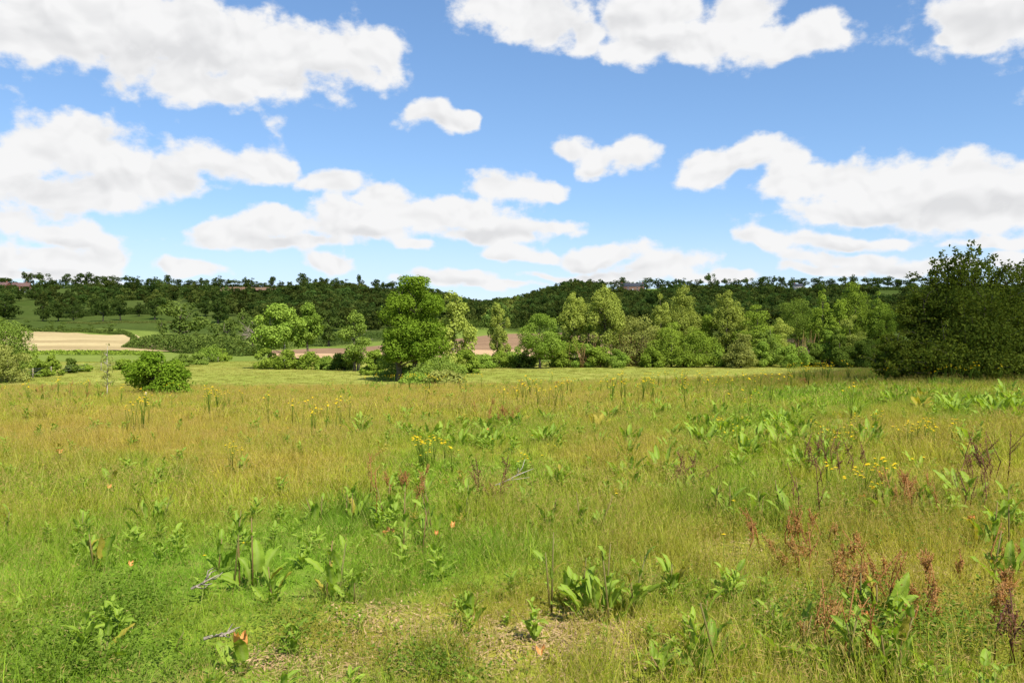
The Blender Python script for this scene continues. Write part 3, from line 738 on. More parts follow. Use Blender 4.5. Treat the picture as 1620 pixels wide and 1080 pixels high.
# ------------------------------------------------------------------ far hills: prototypes
PROTO = bpy.data.collections.new('far_tree_kinds')          # not linked: only instanced
def far_mesh(seed, prof, nleaf, nclump, base, leaf, mat, trunk=True):
    rng = np.random.default_rng(seed)
    mb = MB(); C = crown(mb, rng, base, 1.0, .5, prof, nclump, nleaf, leaf, cr=(.24, .42), outl=.08)
    tb = MB(); trunk_limbs(tb, rng, max(base, .12), 1.0, .03, C, frac=.4)
    return mb.mesh('crown', M[mat]), tb.mesh('trunk', M['bark'], True)
FAR = [far_mesh(300 + i, p, 1100, 18, b, .085, 'far') for i, (p, b) in enumerate([('round', .2), ('flat', .3), ('oak', .15), ('round', .12), ('flat', .28), ('poplar', .15), ('mound', .0), ('cone', .05)])]
for i, (p, b) in enumerate([('round', .15), ('oak', .1), ('round', .05), ('flat', .2), ('poplar', .1), ('mound', 0)]):
    me, _ = far_mesh(400 + i, p, 520, 12, b, .12, 'wood')
    o = bpy.data.objects.new('woodland_tree_%02d' % i, me); PROTO.objects.link(o)

def far_tree(px, top, hw, base_y=None, d=None, kind=0, name='tree', label='', cat='tree', group=None, rot=None):
    x, y, z = at_d(px, d) if d else at_px(px, base_y)
    H = max((py_of(x, y, z) - top) / F * y, 2.0); W = 2 * hw / F * y
    r = empty(name, (x, y, z), (px * 1.7) % 6.28 if rot is None else rot)
    tag(r, label, cat, group)
    cm, tm = FAR[kind]
    c = link('crown', cm, r); c.scale = (W, W, H)
    if kind != 6:
        t = link('trunk', tm, r); t.scale = (min(W, H) , min(W, H), H)
    return r

ORD = ['first', 'second', 'third', 'fourth', 'fifth', 'sixth', 'seventh', 'eighth', 'ninth', 'tenth', 'eleventh', 'twelfth', 'thirteenth', 'fourteenth']
SKY_L = [(2,438,8),(16,439,9),(45,430,9),(68,434,10),(84,443,4),(96,441,5),(105,433,8),(120,437,7),(135,434,9),(152,436,9),(166,440,6),(180,437,9),(205,439,9),
         (217,440,8),(235,441,5),(246,438,8),(266,438,7),(282,444,6),(293,446,6),(305,443,9),(318,442,5),(330,443,9),(346,439,8),(358,444,6),(372,442,8),(388,441,5),(398,441,6),(408,445,6),(418,446,5),
         (430,440,6),(444,447,4),(457,444,4),(480,432,13),(499,443,6),(514,441,6),(532,441,7),(546,442,7),(570,434,6),(595,443,8),(608,446,6),(622,445,8),(636,447,7)]
SKY_R = [(972,442,10),(986,438,8),(1001,445,5),(1011,444,5),(1023,441,9),(1042,442,8),(1060,443,6),(1071,442,4),(1081,442,6),(1093,444,5),(1104,441,6),(1124,431,9),(1136,444,3),(1150,439,8),(1164,439,8),
         (1183,441,9),(1206,440,9),(1222,439,6),(1238,437,7),(1254,438,8),(1268,440,8),(1296,440,12),(1315,442,8),(1338,435,8),(1350,433,7),(1372,437,9),(1388,438,8),(1405,440,9),(1420,440,8),(1438,438,10)]
MARK = [(40, 'the red brick house'), (89, 'the dark conifer spire'), (480, 'the tall broad skyline tree'), (570, 'the tall slim skyline tree'), (1012, 'the long brick farmhouse'), (1124, 'the tall ragged skyline tree'), (1258, 'the pale cottage')]
SPECIAL = {480: ('tallest broad dark tree on the left skyline', 0), 570: ('tall slim tree with a small crown high on the left skyline', 4), 1124: ('tall ragged dark tree highest on the right skyline', 2), 45: ('open pale tree above the red brick house on the skyline', 4),
           1238: ('slender tree with a small round crown left of the pale cottage', 4)}
def skyline():
    sq = np.random.default_rng(12)
    for lst, side, dd in ((SKY_L, 'left', 840), (SKY_R, 'right', 930)):
        counts = {}
        for (px, tp, hw) in sorted(lst, key=lambda q: min(abs(q[0] - m[0]) for m in MARK)):
            kind = [3, 2, 1, 3, 0, 3, 2, 4][int(px * 3 + tp) % 8]
            if px in SPECIAL: lab, kind = SPECIAL[px]
            else:
                mk = min(MARK, key=lambda m: abs(px - m[0])); s = 'left' if px < mk[0] else 'right'
                n = counts.get((mk[1], s), 0); counts[(mk[1], s)] = n + 1
                form = {0: 'dark round', 3: 'dark bushy', 1: 'flat-topped dark', 2: 'broad dark', 4: 'open-crowned dark'}[kind]
                lab = '%s skyline tree, %s to the %s of %s' % (form, ORD[n], s, mk[1])
            far_tree(px, tp - (0 if px in SPECIAL else sq.uniform(-1, 4)), hw * (1.12 if px in SPECIAL else sq.uniform(1.15, 1.65)), d=dd if px < 640 or px > 960 else 800, kind=kind, label=lab, group='trees on the %s skyline' % side)
    for px_, tp_, hw_, w_ in [(984, 448, 6, 'small dark tree before the left end of the long brick farmhouse'), (1016, 449, 5, 'small dark tree before the right end of the long brick farmhouse'), (1252, 450, 5, 'small bushy tree before the pale cottage on its left'), (1272, 449, 5, 'small bushy tree before the pale cottage on its right')]:
        far_tree(px_, tp_, hw_, d=870, kind=6, label=w_, group='trees on the right skyline')
    far_tree(89, 441, 2.2, d=845, kind=7, name='conifer_tree', label='tiny dark conifer spire on the left skyline', group='trees on the left skyline')
skyline()

HILL = [ # px, base, top, hw, kind, label
 (286, 533, 474, 36, 2, 'large dark oak with spreading limbs in the hill pasture'),
 (8, 504, 478, 24, 3, 'black-green tree mass at the left edge above the pale willow'),
 (68, 508, 480, 14, 3, 'dark hedge tree right of the green hillside pasture'), (92, 508, 478, 18, 0, 'broad dark hedge tree in the middle of the hedge clump'), (116, 507, 481, 14, 2, 'dark hedge tree at the right of the hedge clump'),
 (163, 509, 475, 16, 1, 'dark tree on a thick trunk above the hill pasture'), (190, 507, 474, 15, 4, 'tree with a thin trunk right of the thick-trunked tree'),
 (245, 506, 470, 16, 0, 'dark tree at the right end of the hill pasture'), (220, 500, 478, 12, 3, 'tree left of the dark pasture-end tree'),
 (355, 556, 502, 28, 2, 'spreading dark tree at the foot of the hill'), (310, 552, 522, 9, 5, 'small slim tree right of the large dark oak'), (255, 535, 505, 8, 4, 'thin pale tree left of the large dark oak'),
 (384, 540, 486, 14, 5, 'grey slender tree above the dark hedgerow'), (345, 512, 470, 18, 0, 'dark round tree behind the spreading hillfoot tree'), (372, 556, 524, 16, 6, 'dark bush beside the spreading hillfoot tree'), (392, 562, 528, 14, 6, 'dark bush left behind the pale broad tree'),
 (325, 500, 475, 14, 3, 'bushy tree above the large dark oak on its right'), (400, 548, 500, 20, 3, 'dark tree left behind the pale broad tree'),
 (42, 522, 505, 10, 6, 'light round bush left above the stubble field'), (80, 523, 507, 8, 6, 'round bush, second along the stubble field hedge'), (98, 523, 508, 9, 6, 'round bush, third along the stubble field hedge'), (125, 524, 513, 7, 6, 'low bush, fourth along the stubble field hedge'), (143, 524, 512, 7, 6, 'low bush, fifth along the stubble field hedge'),
 (178, 528, 511, 11, 6, 'dark bush at the right end of the stubble field hedge'), (165, 527, 516, 6, 6, 'small bush left of the dark hedge-end bush'),
 (430, 552, 505, 24, 3, 'dark tree behind the pale broad tree'), (520, 548, 490, 26, 0, 'dark round tree above the ploughed field'), (478, 548, 505, 22, 3, 'dark tree behind the pair of pale trees on the right'),
 (30, 476, 460, 10, 0, 'dark tree below the red brick house'), (55, 474, 458, 10, 3, 'bushy dark tree below right of the red brick house'), (128, 470, 448, 12, 0, 'dark tree below the skyline right of the spire'), (122, 500, 470, 9, 5, 'upright dark tree in the upper hedge'),
]
for (px, b, tp, hw, k, lab) in HILL:
    far_tree(px, tp, hw * 1.05, base_y=b, kind=k, name='bush' if k == 6 else 'tree', cat='bush' if k == 6 else 'tree', label=lab, group='trees and bushes on the left hillside')

# ------------------------------------------------------------------ scatter (geometry nodes) for what nobody could count
def scatter(name, P, rot, scl, idx, tint, coll, cat=None, label=None):
    me = bpy.data.meshes.new(name); n = len(P)
    me.vertices.add(n); me.vertices.foreach_set('co', np.asarray(P, np.float32).ravel())
    for nm, typ, key, a in (('rot', 'FLOAT_VECTOR', 'vector', rot), ('scl', 'FLOAT_VECTOR', 'vector', scl), ('gcol', 'FLOAT_VECTOR', 'vector', tint)):
        at = me.attributes.new(nm, typ, 'POINT'); at.data.foreach_set(key, np.asarray(a, np.float32).ravel())
    at = me.attributes.new('idx', 'INT', 'POINT'); at.data.foreach_set('value', np.asarray(idx, np.int32))
    o = link(name, me); tag(o, label, cat, kind='stuff')
    g = bpy.data.node_groups.new(name + '_scatter', 'GeometryNodeTree')
    g.interface.new_socket('Geometry', in_out='INPUT', socket_type='NodeSocketGeometry')
    g.interface.new_socket('Geometry', in_out='OUTPUT', socket_type='NodeSocketGeometry')
    gi = g.nodes.new('NodeGroupInput'); go = g.nodes.new('NodeGroupOutput')
    ci = g.nodes.new('GeometryNodeCollectionInfo'); ci.inputs['Collection'].default_value = coll
    ci.inputs['Separate Children'].default_value = True; ci.inputs['Reset Children'].default_value = True
    ip = g.nodes.new('GeometryNodeInstanceOnPoints'); ip.inputs['Pick Instance'].default_value = True
    def na(nm, typ):
        a = g.nodes.new('GeometryNodeInputNamedAttribute'); a.data_type = typ; a.inputs['Name'].default_value = nm
        return [s for s in a.outputs if s.enabled and s.name == 'Attribute'][0]
    L = g.links.new
    L(gi.outputs[0], ip.inputs['Points']); L(ci.outputs[0], ip.inputs['Instance'])
    L(na('idx', 'INT'), ip.inputs['Instance Index']); L(na('rot', 'FLOAT_VECTOR'), ip.inputs['Rotation']); L(na('scl', 'FLOAT_VECTOR'), ip.inputs['Scale'])
    L(ip.outputs[0], go.inputs[0])
    md = o.modifiers.new('scatter', 'NODES'); md.node_group = g
    return o

def woodland(name, label, regs, spacing, hmin, hmax, seed, skip=()):
    rng = np.random.default_rng(seed); P = []
    for (p0, p1, d0, d1) in regs:
        area = (p1 - p0) / F * (d0 + d1) / 2 * (d1 - d0); n = int(area / spacing ** 2)
        u = rng.random(n); d = np.sqrt(d0 ** 2 + (d1 ** 2 - d0 ** 2) * rng.random(n)); px = p0 + (p1 - p0) * u
        x = (px - CX) / F * d; z = height(x, d); py = py_of(x, d, z)
        keep = np.ones(n, bool)
        for (a, b, c, e) in skip: keep &= ~((px > a) & (px < b) & (py > c) & (py < e))
        P.append(np.stack([x, d, z], 1)[keep])
    P = np.concatenate(P); n = len(P)
    h = rng.uniform(hmin, hmax, n); w = h * rng.uniform(.75, 1.15, n)
    t = np.ones((n, 3)) * rng.uniform(.6, 1.6, n)[:, None]; t[:, 0] *= rng.uniform(.85, 1.25, n)
    rot = np.zeros((n, 3)); rot[:, 2] = rng.random(n) * 6.28
    return scatter(name, P, rot, np.stack([w, w, h], 1), rng.integers(0, 6, n), t, PROTO, 'woodland', label)
PAST = [(20, 64, 474, 512), (60, 345, 497, 540), (335, 482, 449, 469), (0, 20, 505, 530), (85, 125, 455, 466), (150, 180, 449, 459), (205, 225, 447, 456), (195, 235, 478, 500), (260, 300, 480, 497), (30, 75, 455, 462), (90, 130, 466, 476), (318, 340, 478, 492), (355, 395, 500, 540), (210, 360, 530, 560)]
woodland('woodland', 'dark broken woodland and hedges over the left hillside', [(-900, 500, 430, 740)], 11.5, 7, 12, 1, PAST)
woodland('woodland', 'dense dark wood on the slope behind the oak', [(470, 640, 400, 770), (640, 770, 400, 940), (770, 800, 560, 900)], 7.6, 8, 13, 2, [(300, 482, 449, 469)])
woodland('woodland', 'dense wood covering the rounded hill in the middle', [(770, 958, 395, 870)], 7.4, 8, 12, 3)
woodland('woodland', 'wooded slopes behind the poplars on the right', [(958, 2500, 345, 800)], 9.6, 8, 12, 4, [(960, 1045, 440, 474), (1235, 1285, 440, 472), (1385, 1430, 462, 486), (1440, 1700, 445, 452)])

def hedge(name, label, pts, h, w, mat='far', leaf=.5, n_m=34, group='field hedges'):
    """pts: photo pixels along the foot of the hedge"""
    rng = np.random.default_rng(int(pts[0][0] * 3 + pts[0][1]))
    G = np.array([at_px(*p) for p in pts]); mb = MB()
    o = G[0].copy()
    tot = sum(np.linalg.norm(b - a) for a, b in zip(G[:-1], G[1:])); run = 0.0
    for a, b in zip(G[:-1], G[1:]):
        Lh = np.linalg.norm(b - a); n = int(Lh * n_m)
        t = rng.random(n); sd = run + t * Lh; run += Lh
        hh = h * np.sqrt(np.clip(np.minimum(sd, tot - sd) / (h * 2.5) + .02, 0, 1)) * (.75 + .5 * fbm(t * Lh * .25 + 3, np.zeros(n) + a[0]))
        ang = rng.random(n) * PI
        off = np.cos(ang) * w * .5; zz = np.sin(ang) ** .7 * hh * rng.uniform(.4, 1, n)
        dirv = (b - a) / Lh; nx, ny = -dirv[1], dirv[0]
        x = a[0] + (b[0] - a[0]) * t + nx * off; y = a[1] + (b[1] - a[1]) * t + ny * off
        P = np.stack([x, y, height(x, y) + zz], 1) - o
        nrm = np.stack([nx * np.cos(ang), ny * np.cos(ang), np.sin(ang)], 1) + rng.normal(size=(n, 3)) * .6
        V, Q = leaf_quads(P, nrm, leaf, leaf * .65, rng); mb.add(V, Q, rnd=np.repeat(rng.random(n), 4))
    ob = link(name, mb.mesh(name, M[mat]), None, tuple(o)); return tag(ob, label, 'hedge', group)
hedge('hedge', 'thick dark hedge right of the stubble field', [(206, 549), (240, 552), (280, 555), (330, 560), (400, 563)], 5.5, 7, n_m=170, leaf=.65)
hedge('hedge', 'low hedge along the top of the stubble field', [(40, 524), (120, 525), (190, 529), (212, 536), (210, 549)], 1.6, 2.2, n_m=70, leaf=.6)
hedge('hedge', 'dark hedge above the upper hill pasture', [(100, 502), (150, 499), (200, 497), (260, 497)], 3.6, 4, n_m=90, leaf=.8)
hedge('hedge', 'thin pale hedge between the two hill pastures', [(100, 511.5), (180, 511), (260, 511), (330, 513)], 1.0, 2, mat='sallow', n_m=60)
hedge('hedge', 'low hedge at the near edge of the stubble field', [(-40, 562), (60, 561), (150, 561), (250, 562)], 1.4, 3, mat='mid', leaf=.5, n_m=70)
hedge('hedge', 'dark hedge at the foot of the wood above the ploughed field', [(440, 553), (500, 548), (560, 541), (620, 535)], 4, 5, n_m=50)
hedge('hedge', 'dark tree-foot hedge behind the ploughed field below the rounded hill', [(700, 523), (760, 521), (830, 521), (900, 521), (1000, 522)], 5, 6, n_m=50)
hedge('hedge', 'dark undergrowth along the foot of the poplar row', [(745, 582), (850, 581), (960, 579), (1080, 577), (1200, 575), (1300, 573.5), (1400, 573)], 2.2, 4, mat='darkgreen', leaf=.36, n_m=60)

hedge('hedge', 'overgrown hedge along the crest of the left ridge', [(-60, 455.6), (20, 456.2), (110, 456.4), (200, 457.0), (300, 457.4), (400, 458), (500, 459.6), (600, 463.6)], 4.2, 8, n_m=34, leaf=1.5)
hedge('hedge', 'overgrown hedge along the crest of the right ridge', [(1040, 461.5), (1110, 461.8), (1200, 460.5), (1242, 460)], 3.6, 8, n_m=34, leaf=1.5)
hedge('hedge', 'overgrown crest hedge right of the pale cottage', [(1285, 459.5), (1380, 459), (1480, 458.8), (1640, 458.6)], 3.6, 8, n_m=34, leaf=1.5)

# ------------------------------------------------------------------ buildings on the ridge
M['brick'] = plain('red_brick', (.28, .10, .06), (.40, .17, .10), 3)
M['render'] = plain('pale_render', (.40, .35, .29), (.50, .45, .38), 2)
M['slate'] = plain('slate', (.075, .075, .085), (.12, .12, .135), 2)
M['tile'] = plain('clay_tile', (.22, .12, .10), (.32, .18, .14), 2)
M['stone'] = plain('brown_stone', (.24, .13, .085), (.32, .19, .125), 2)
M['glass'] = plain('dark_glass', (.03, .035, .04), (.06, .065, .07), 2, rough=.2)
M['white'] = plain('white_paint', (.70, .70, .68), (.80, .80, .78), 2)
def house(name, label, px, d, w, dep, hw, hr, wall, roof, wins, rz=0, chim=(.8,)):
    x, y, z = at_d(px, d); r = empty(name, (x, y, z), rz); tag(r, label, 'house')
    V, Q = box(-w / 2, w / 2, -dep / 2, dep / 2, -2.0, hw)
    b = MB(); b.add(V, Q)
    for s in (-1, 1):                                            # gables
        b.add([[s * w / 2, -dep / 2, hw + .002], [s * w / 2, dep / 2, hw + .002], [s * w / 2, 0, hw + hr - .12]], None, [[0, 1, 2]])
    link('wall', b.mesh('wall', M[wall]), r)
    rb = MB(); e = .35
    for s in (-1, 1):
        A = [[-w / 2 - e, s * (dep / 2 + e), hw - .1], [w / 2 + e, s * (dep / 2 + e), hw - .1], [w / 2 + e, 0, hw + hr], [-w / 2 - e, 0, hw + hr]]
        A = np.array(A); B = A + np.array([0, 0, .18])
        rb.add(np.concatenate([A, B]), [[0, 3, 2, 1], [4, 5, 6, 7], [0, 1, 5, 4], [1, 2, 6, 5], [3, 0, 4, 7]])
    ro = link('roof', rb.mesh('roof', M[roof]), r)
    for c in chim:
        V, Q = box(-w / 2 + c * w - .45, -w / 2 + c * w + .45, -.4, .4, hw + hr - .9, hw + hr + 1.2); c_ = MB(); c_.add(V, Q); link('chimney', c_.mesh('chimney', M['brick']), ro)
    for (fx, z0, ww, wh, kind) in wins:
        wx = -w / 2 + fx * w; y0 = -dep / 2
        V, Q = box(wx - ww / 2, wx + ww / 2, y0 - .06, y0 + .05, z0, z0 + wh); q = MB(); q.add(V, Q)
        fr = link('door' if kind == 'd' else 'window', q.mesh('window', M['white']), r)
        if kind != 'd':
            V, Q = box(wx - ww / 2 + .12, wx + ww / 2 - .12, y0 - .085, y0 - .02, z0 + .12, z0 + wh - .12); q = MB(); q.add(V, Q); link('pane', q.mesh('pane', M['glass']), fr)
    return r
house('brick_house', 'red brick house with clay roof on the left ridge', 34, 745, 14, 8, 5, 3.4, 'brick', 'tile', [(.2, .8, 1.4, 1.4, 'w'), (.5, .1, 1.1, 2.1, 'd'), (.8, .8, 1.4, 1.4, 'w'), (.8, 3.1, 1.3, 1.3, 'w'), (.2, 3.1, 1.3, 1.3, 'w')], rz=.3)
house('garage', 'low white-fronted outbuilding right of the red brick house', 46, 738, 6, 6, 3.0, 1.8, 'render', 'tile', [(.5, .1, 3.4, 2.3, 'd')], chim=())
house('brick_house', 'pale roofed brick house at the far left edge of the ridge', 5, 750, 13, 8, 5, 3, 'brick', 'tile', [(.3, .8, 1.4, 1.4, 'w'), (.7, .8, 1.4, 1.4, 'w'), (.7, 3.1, 1.3, 1.3, 'w')], rz=-.2)
house('farmhouse', 'long brick farmhouse with slate roof on the right ridge', 1000, 900, 25, 9, 5.2, 3.6, 'stone', 'slate', [(.12, .8, 1.5, 1.4, 'w'), (.3, .8, 1.5, 1.4, 'w'), (.5, .1, 1.2, 2.2, 'd'), (.7, .8, 1.5, 1.4, 'w'), (.88, .8, 1.5, 1.4, 'w'), (.3, 3.1, 1.3, 1.3, 'w'), (.7, 3.1, 1.3, 1.3, 'w')], chim=(.05, .95))
house('cottage', 'pale rendered cottage among trees on the right ridge', 1263, 915, 11, 8, 3.6, 2.8, 'render', 'slate', [(.2, .8, 1.5, 1.4, 'w'), (.5, .1, 1.2, 2.1, 'd'), (.8, .8, 1.5, 1.4, 'w')], rz=.15, chim=(.1,))

# ------------------------------------------------------------------ wire fence on the left
def fence():
    pts = [(-30, 606), (22, 600.5), (52, 598), (81, 594.5), (122, 589.5), (160, 586), (200, 583.5), (240, 581), (275, 578.5), (300, 576.5), (322, 574.5), (345, 572.5)]
    G = [np.array(at_px(*p)) for p in pts]
    r = empty('wire_fence', tuple(G[3])); tag(r, 'low wire fence on thin pale posts at the left meadow edge', 'fence')
    for g in G:
        V, Q, T = tube([(0, 0, -.2), (0, 0, 1.0), (0, 0, 1.25)], [.075, .07, .055], 7); b = MB(); b.add(V, Q, T)
        link('post', b.mesh('post', M['deadwood'], True), r, tuple(g - G[3]))
    wb = MB()
    for z in (.5, .85, 1.15):
        V, Q, T = tube([g - G[3] + np.array([0, -.07, z]) for g in G], [.008] * len(G), 4); wb.add(V, Q, T)
    link('wire', wb.mesh('wire', plain('wire', (.25, .25, .25), (.35, .35, .35))), r)
fence()
def stake():
    x, y, z = at_px(234, 627); b = MB()
    V, Q, T = tube([(0, 0, -.15), (.01, 0, .14), (.02, 0, .27), (.02, 0, .29)], [.028, .028, .026, .014], 7); b.add(V, Q, T)
    tag(link('stake', b.mesh('stake', M['white'], True), None, (x, y - .3, z)), 'short white stake at the foot of the bright green bush', 'stake')
stake()

# ------------------------------------------------------------------ unseen cumulus added overhead to shade the hills and right of the field
def overhead_cloud(label, poly, alt, trans, seed, cell=11, rag=46):
    poly = np.array([((px - CX) / F * d, d) for px, d in poly])
    sh = alt / math.tan(SUN_EL); ox, oy = math.sin(SUN_AZ) * sh, math.cos(SUN_AZ) * sh
    x0, y0 = poly.min(0) - 40; x1, y1 = poly.max(0) + 40
    nx, ny = int((x1 - x0) / cell), int((y1 - y0) / cell)
    X, Y = np.meshgrid(np.linspace(x0, x1, nx), np.linspace(y0, y1, ny))
    inside = np.zeros(X.shape, bool); dist = np.full(X.shape, 1e9)
    for (ax, ay), (bx, by) in zip(poly, np.roll(poly, -1, 0)):
        c = ((ay > Y) != (by > Y)) & (X < (bx - ax) * (Y - ay) / (by - ay + 1e-9) + ax); inside ^= c
        t = np.clip(((X - ax) * (bx - ax) + (Y - ay) * (by - ay)) / ((bx - ax) ** 2 + (by - ay) ** 2), 0, 1)
        dist = np.minimum(dist, np.hypot(X - ax - t * (bx - ax), Y - ay - t * (by - ay)))
    sd = np.where(inside, dist, -dist) + (fbm(X * .03 + seed, Y * .03, 4) - .5) * rag
    hgt = np.sqrt(np.maximum(sd, 0)) * 5 * (.5 + fbm(X * .02 + seed, Y * .02 + 4, 4))
    ok = sd > 0
    q = ok[:-1, :-1] & ok[1:, :-1] & ok[:-1, 1:] & ok[1:, 1:]
    idx = np.arange(nx * ny).reshape(ny, nx)
    Qb = np.stack([idx[:-1, :-1], idx[:-1, 1:], idx[1:, 1:], idx[1:, :-1]], -1)[q]
    V1 = np.stack([X + ox, Y + oy, alt + hgt], -1).reshape(-1, 3); V2 = np.stack([X + ox, Y + oy, alt - .18 * hgt - .5], -1).reshape(-1, 3)
    used = np.unique(Qb); remap = np.full(nx * ny, -1); remap[used] = np.arange(len(used)); nu = len(used)
    V = np.concatenate([V1[used], V2[used]]); Q1 = remap[Qb]; Q = np.concatenate([Q1, Q1[:, ::-1] + nu])
    # side walls
    E = {}
    for f in Q1:
        for a, b in zip(f, np.roll(f, -1)):
            if (b, a) in E: del E[(b, a)]
            else: E[(a, b)] = 1
    S = np.array([[b, a, a + nu, b + nu] for a, b in E])
    c = V.mean(0)
    m, nt, out = newmat('shade_cloud')
    d = N(nt, 'ShaderNodeBsdfDiffuse'); d.inputs[0].default_value = (.9, .9, .9, 1); tr = N(nt, 'ShaderNodeBsdfTransparent')
    mx = N(nt, 'ShaderNodeMixShader'); mx.inputs[0].default_value = 1 - math.sqrt(trans); nt.links.new(tr.outputs[0], mx.inputs[1]); nt.links.new(d.outputs[0], mx.inputs[2]); nt.links.new(mx.outputs[0], out.inputs[0])
    o = link('shade_cloud', mk_mesh('shade_cloud', V - c, np.concatenate([Q, S]), None, m, smooth=True), None, tuple(c)); tag(o, label, 'shade_cloud', 'unseen clouds added overhead for shade')
overhead_cloud('unseen wide flat cumulus added overhead to shade the left hillside', [(-500, 345), (100, 350), (380, 330), (480, 300), (640, 330), (740, 400), (775, 620), (780, 1000), (500, 1050), (-300, 1100)], 900, .34, 1)
overhead_cloud('unseen cumulus added overhead to shade the dark hazel and the right hills', [(1270, 29), (1295, 60), (1335, 110), (1345, 150), (1335, 225), (1180, 265), (960, 305), (800, 335), (785, 420), (790, 980), (1500, 1000), (2400, 700), (2600, 200), (3600, 40), (2600, 29)], 900, .30, 2, 6, 12)
# ------------------------------------------------------------------ grass: clump kinds
def grass_mat():
    m, nt, out = newmat('grass_blades')
    gc = attr(nt, 'gcol', 'INSTANCER').outputs['Color']; t = attr(nt, 't').outputs['Fac']; r = attr(nt, 'rnd').outputs['Fac']; hd = attr(nt, 'head').outputs['Fac']
    c = mix_rgb(nt, 1.0, gc, math_n(nt, 'MULTIPLY_ADD', r, .8, .62), 'MULTIPLY')
    straw = mix_rgb(nt, 1.0, mix_rgb(nt, .55, gc, (.36, .29, .13)), math_n(nt, 'MULTIPLY_ADD', r, .5, .75), 'MULTIPLY')
    dry = math_n(nt, 'MULTIPLY', math_n(nt, 'GREATER_THAN', r, .84), .85)
    c = mix_rgb(nt, dry, c, straw)
    c = mix_rgb(nt, hd, c, (.46, .31, .12))
    d = N(nt, 'ShaderNodeBsdfDiffuse'); tr = N(nt, 'ShaderNodeBsdfTranslucent'); nt.links.new(c, d.inputs[0])
    nt.links.new(mix_rgb(nt, 1.0, c, (1.2, 1.15, .6), 'MULTIPLY'), tr.inputs[0])
    mx = N(nt, 'ShaderNodeMixShader'); mx.inputs[0].default_value = .46
    nt.links.new(d.outputs[0], mx.inputs[1]); nt.links.new(tr.outputs[0], mx.inputs[2]); nt.links.new(mx.outputs[0], out.inputs[0])
    return m
M['grass'] = grass_mat()

def blades(mb, rng, n, rad, hgt, w, bend=.5, head=0.0, upright=.3):
    a = rng.random(n) * 2 * PI; rr = rad * np.sqrt(rng.random(n))
    base = np.stack([np.cos(a) * rr, np.sin(a) * rr, np.full(n, -.02)], 1)
    h = hgt * rng.uniform(.45, 1.15, n); ax = rng.random(n) * 2 * PI
    lean = np.stack([np.cos(ax), np.sin(ax), np.zeros(n)], 1); ln = rng.uniform(0, upright, n); bd = rng.uniform(.05, bend, n)
    fa = rng.random(n) * 2 * PI; side = np.stack([np.cos(fa), np.sin(fa), np.zeros(n)], 1)
    ww = w * rng.uniform(.6, 1.3, n)
    rows = []
    for k, (t, wf) in enumerate([(0, 1), (.4, .9), (.75, .6)]):
        c = base + lean * (h * (ln * t + bd * t * t))[:, None] + np.array([0, 0, 1]) * (h * (t - .35 * bd * t * t))[:, None]
        rows += [c - side * (ww * wf * .5)[:, None], c + side * (ww * wf * .5)[:, None]]
    tip = base + lean * (h * (ln + bd))[:, None] + np.array([0, 0, 1]) * (h * (1 - .35 * bd))[:, None]
    V = np.stack(rows + [tip], 1).reshape(-1, 3); o = np.arange(n)[:, None] * 7
    Q = np.concatenate([o + [0, 1, 3, 2], o + [2, 3, 5, 4]]); T = o + [4, 5, 6]
    r = rng.random(n)
    mb.add(V, Q, T, t=np.tile(np.array([0, 0, .4, .4, .75, .75, 1]), n), rnd=np.repeat(r, 7), head=np.zeros(n * 7))
    if head > 0:                                                # airy seed heads on some stems
        k = rng.random(n) < head; m_ = int(k.sum())
        if m_:
            for q in range(3):
                P = tip[k] + rng.normal(size=(m_, 3)) * [.012, .012, .03] * (hgt / .3) + [0, 0, -.01]
                V, Q = leaf_quads(P, rng.normal(size=(m_, 3)) * [1, 1, .3], .030 * hgt / .3, max(w * .9, .003), rng)
                # seed heads hang upright
                mb.add(V, Q, t=1.0, rnd=np.repeat(rng.random(m_), 4), head=.8)
def grass_coll(name, specs, seed):
    c = bpy.data.collections.new(name); rng = np.random.default_rng(seed)
    for i, sp in enumerate(specs):
        mb = MB()
        for s in sp: blades(mb, rng, **s)
        o = bpy.data.objects.new(name + '_%02d' % i, mb.mesh(name, M['grass'])); c.objects.link(o)
    return c
# kinds 0-2 fine bent grass, 3-4 leafy, 5 lush tuft, 6 short
def kinds(k):     # k: width and radius multiplier for distance
    w = .0036 * k; B = dict
    return [[B(n=34, rad=.16 * k ** .5, hgt=.32, w=w * .8, head=.5, bend=.3), B(n=26, rad=.17 * k ** .5, hgt=.16, w=w, bend=.7)],
            [B(n=26, rad=.16 * k ** .5, hgt=.38, w=w * .8, head=.6, bend=.32), B(n=26, rad=.17 * k ** .5, hgt=.18, w=w, bend=.8)],
            [B(n=34, rad=.18 * k ** .5, hgt=.24, w=w * .8, head=.4, bend=.5), B(n=16, rad=.17 * k ** .5, hgt=.12, w=w, bend=.8)],
            [B(n=40, rad=.15 * k ** .5, hgt=.26, w=w * 1.3, bend=.7, upright=.5)], [B(n=40, rad=.15 * k ** .5, hgt=.20, w=w * 1.4, bend=.9, upright=.6)],
            [B(n=80, rad=.14 * k ** .5, hgt=.36, w=w * 1.0, bend=.6, upright=.4)], [B(n=44, rad=.18 * k ** .5, hgt=.10, w=w, bend=.8, upright=.7)]]

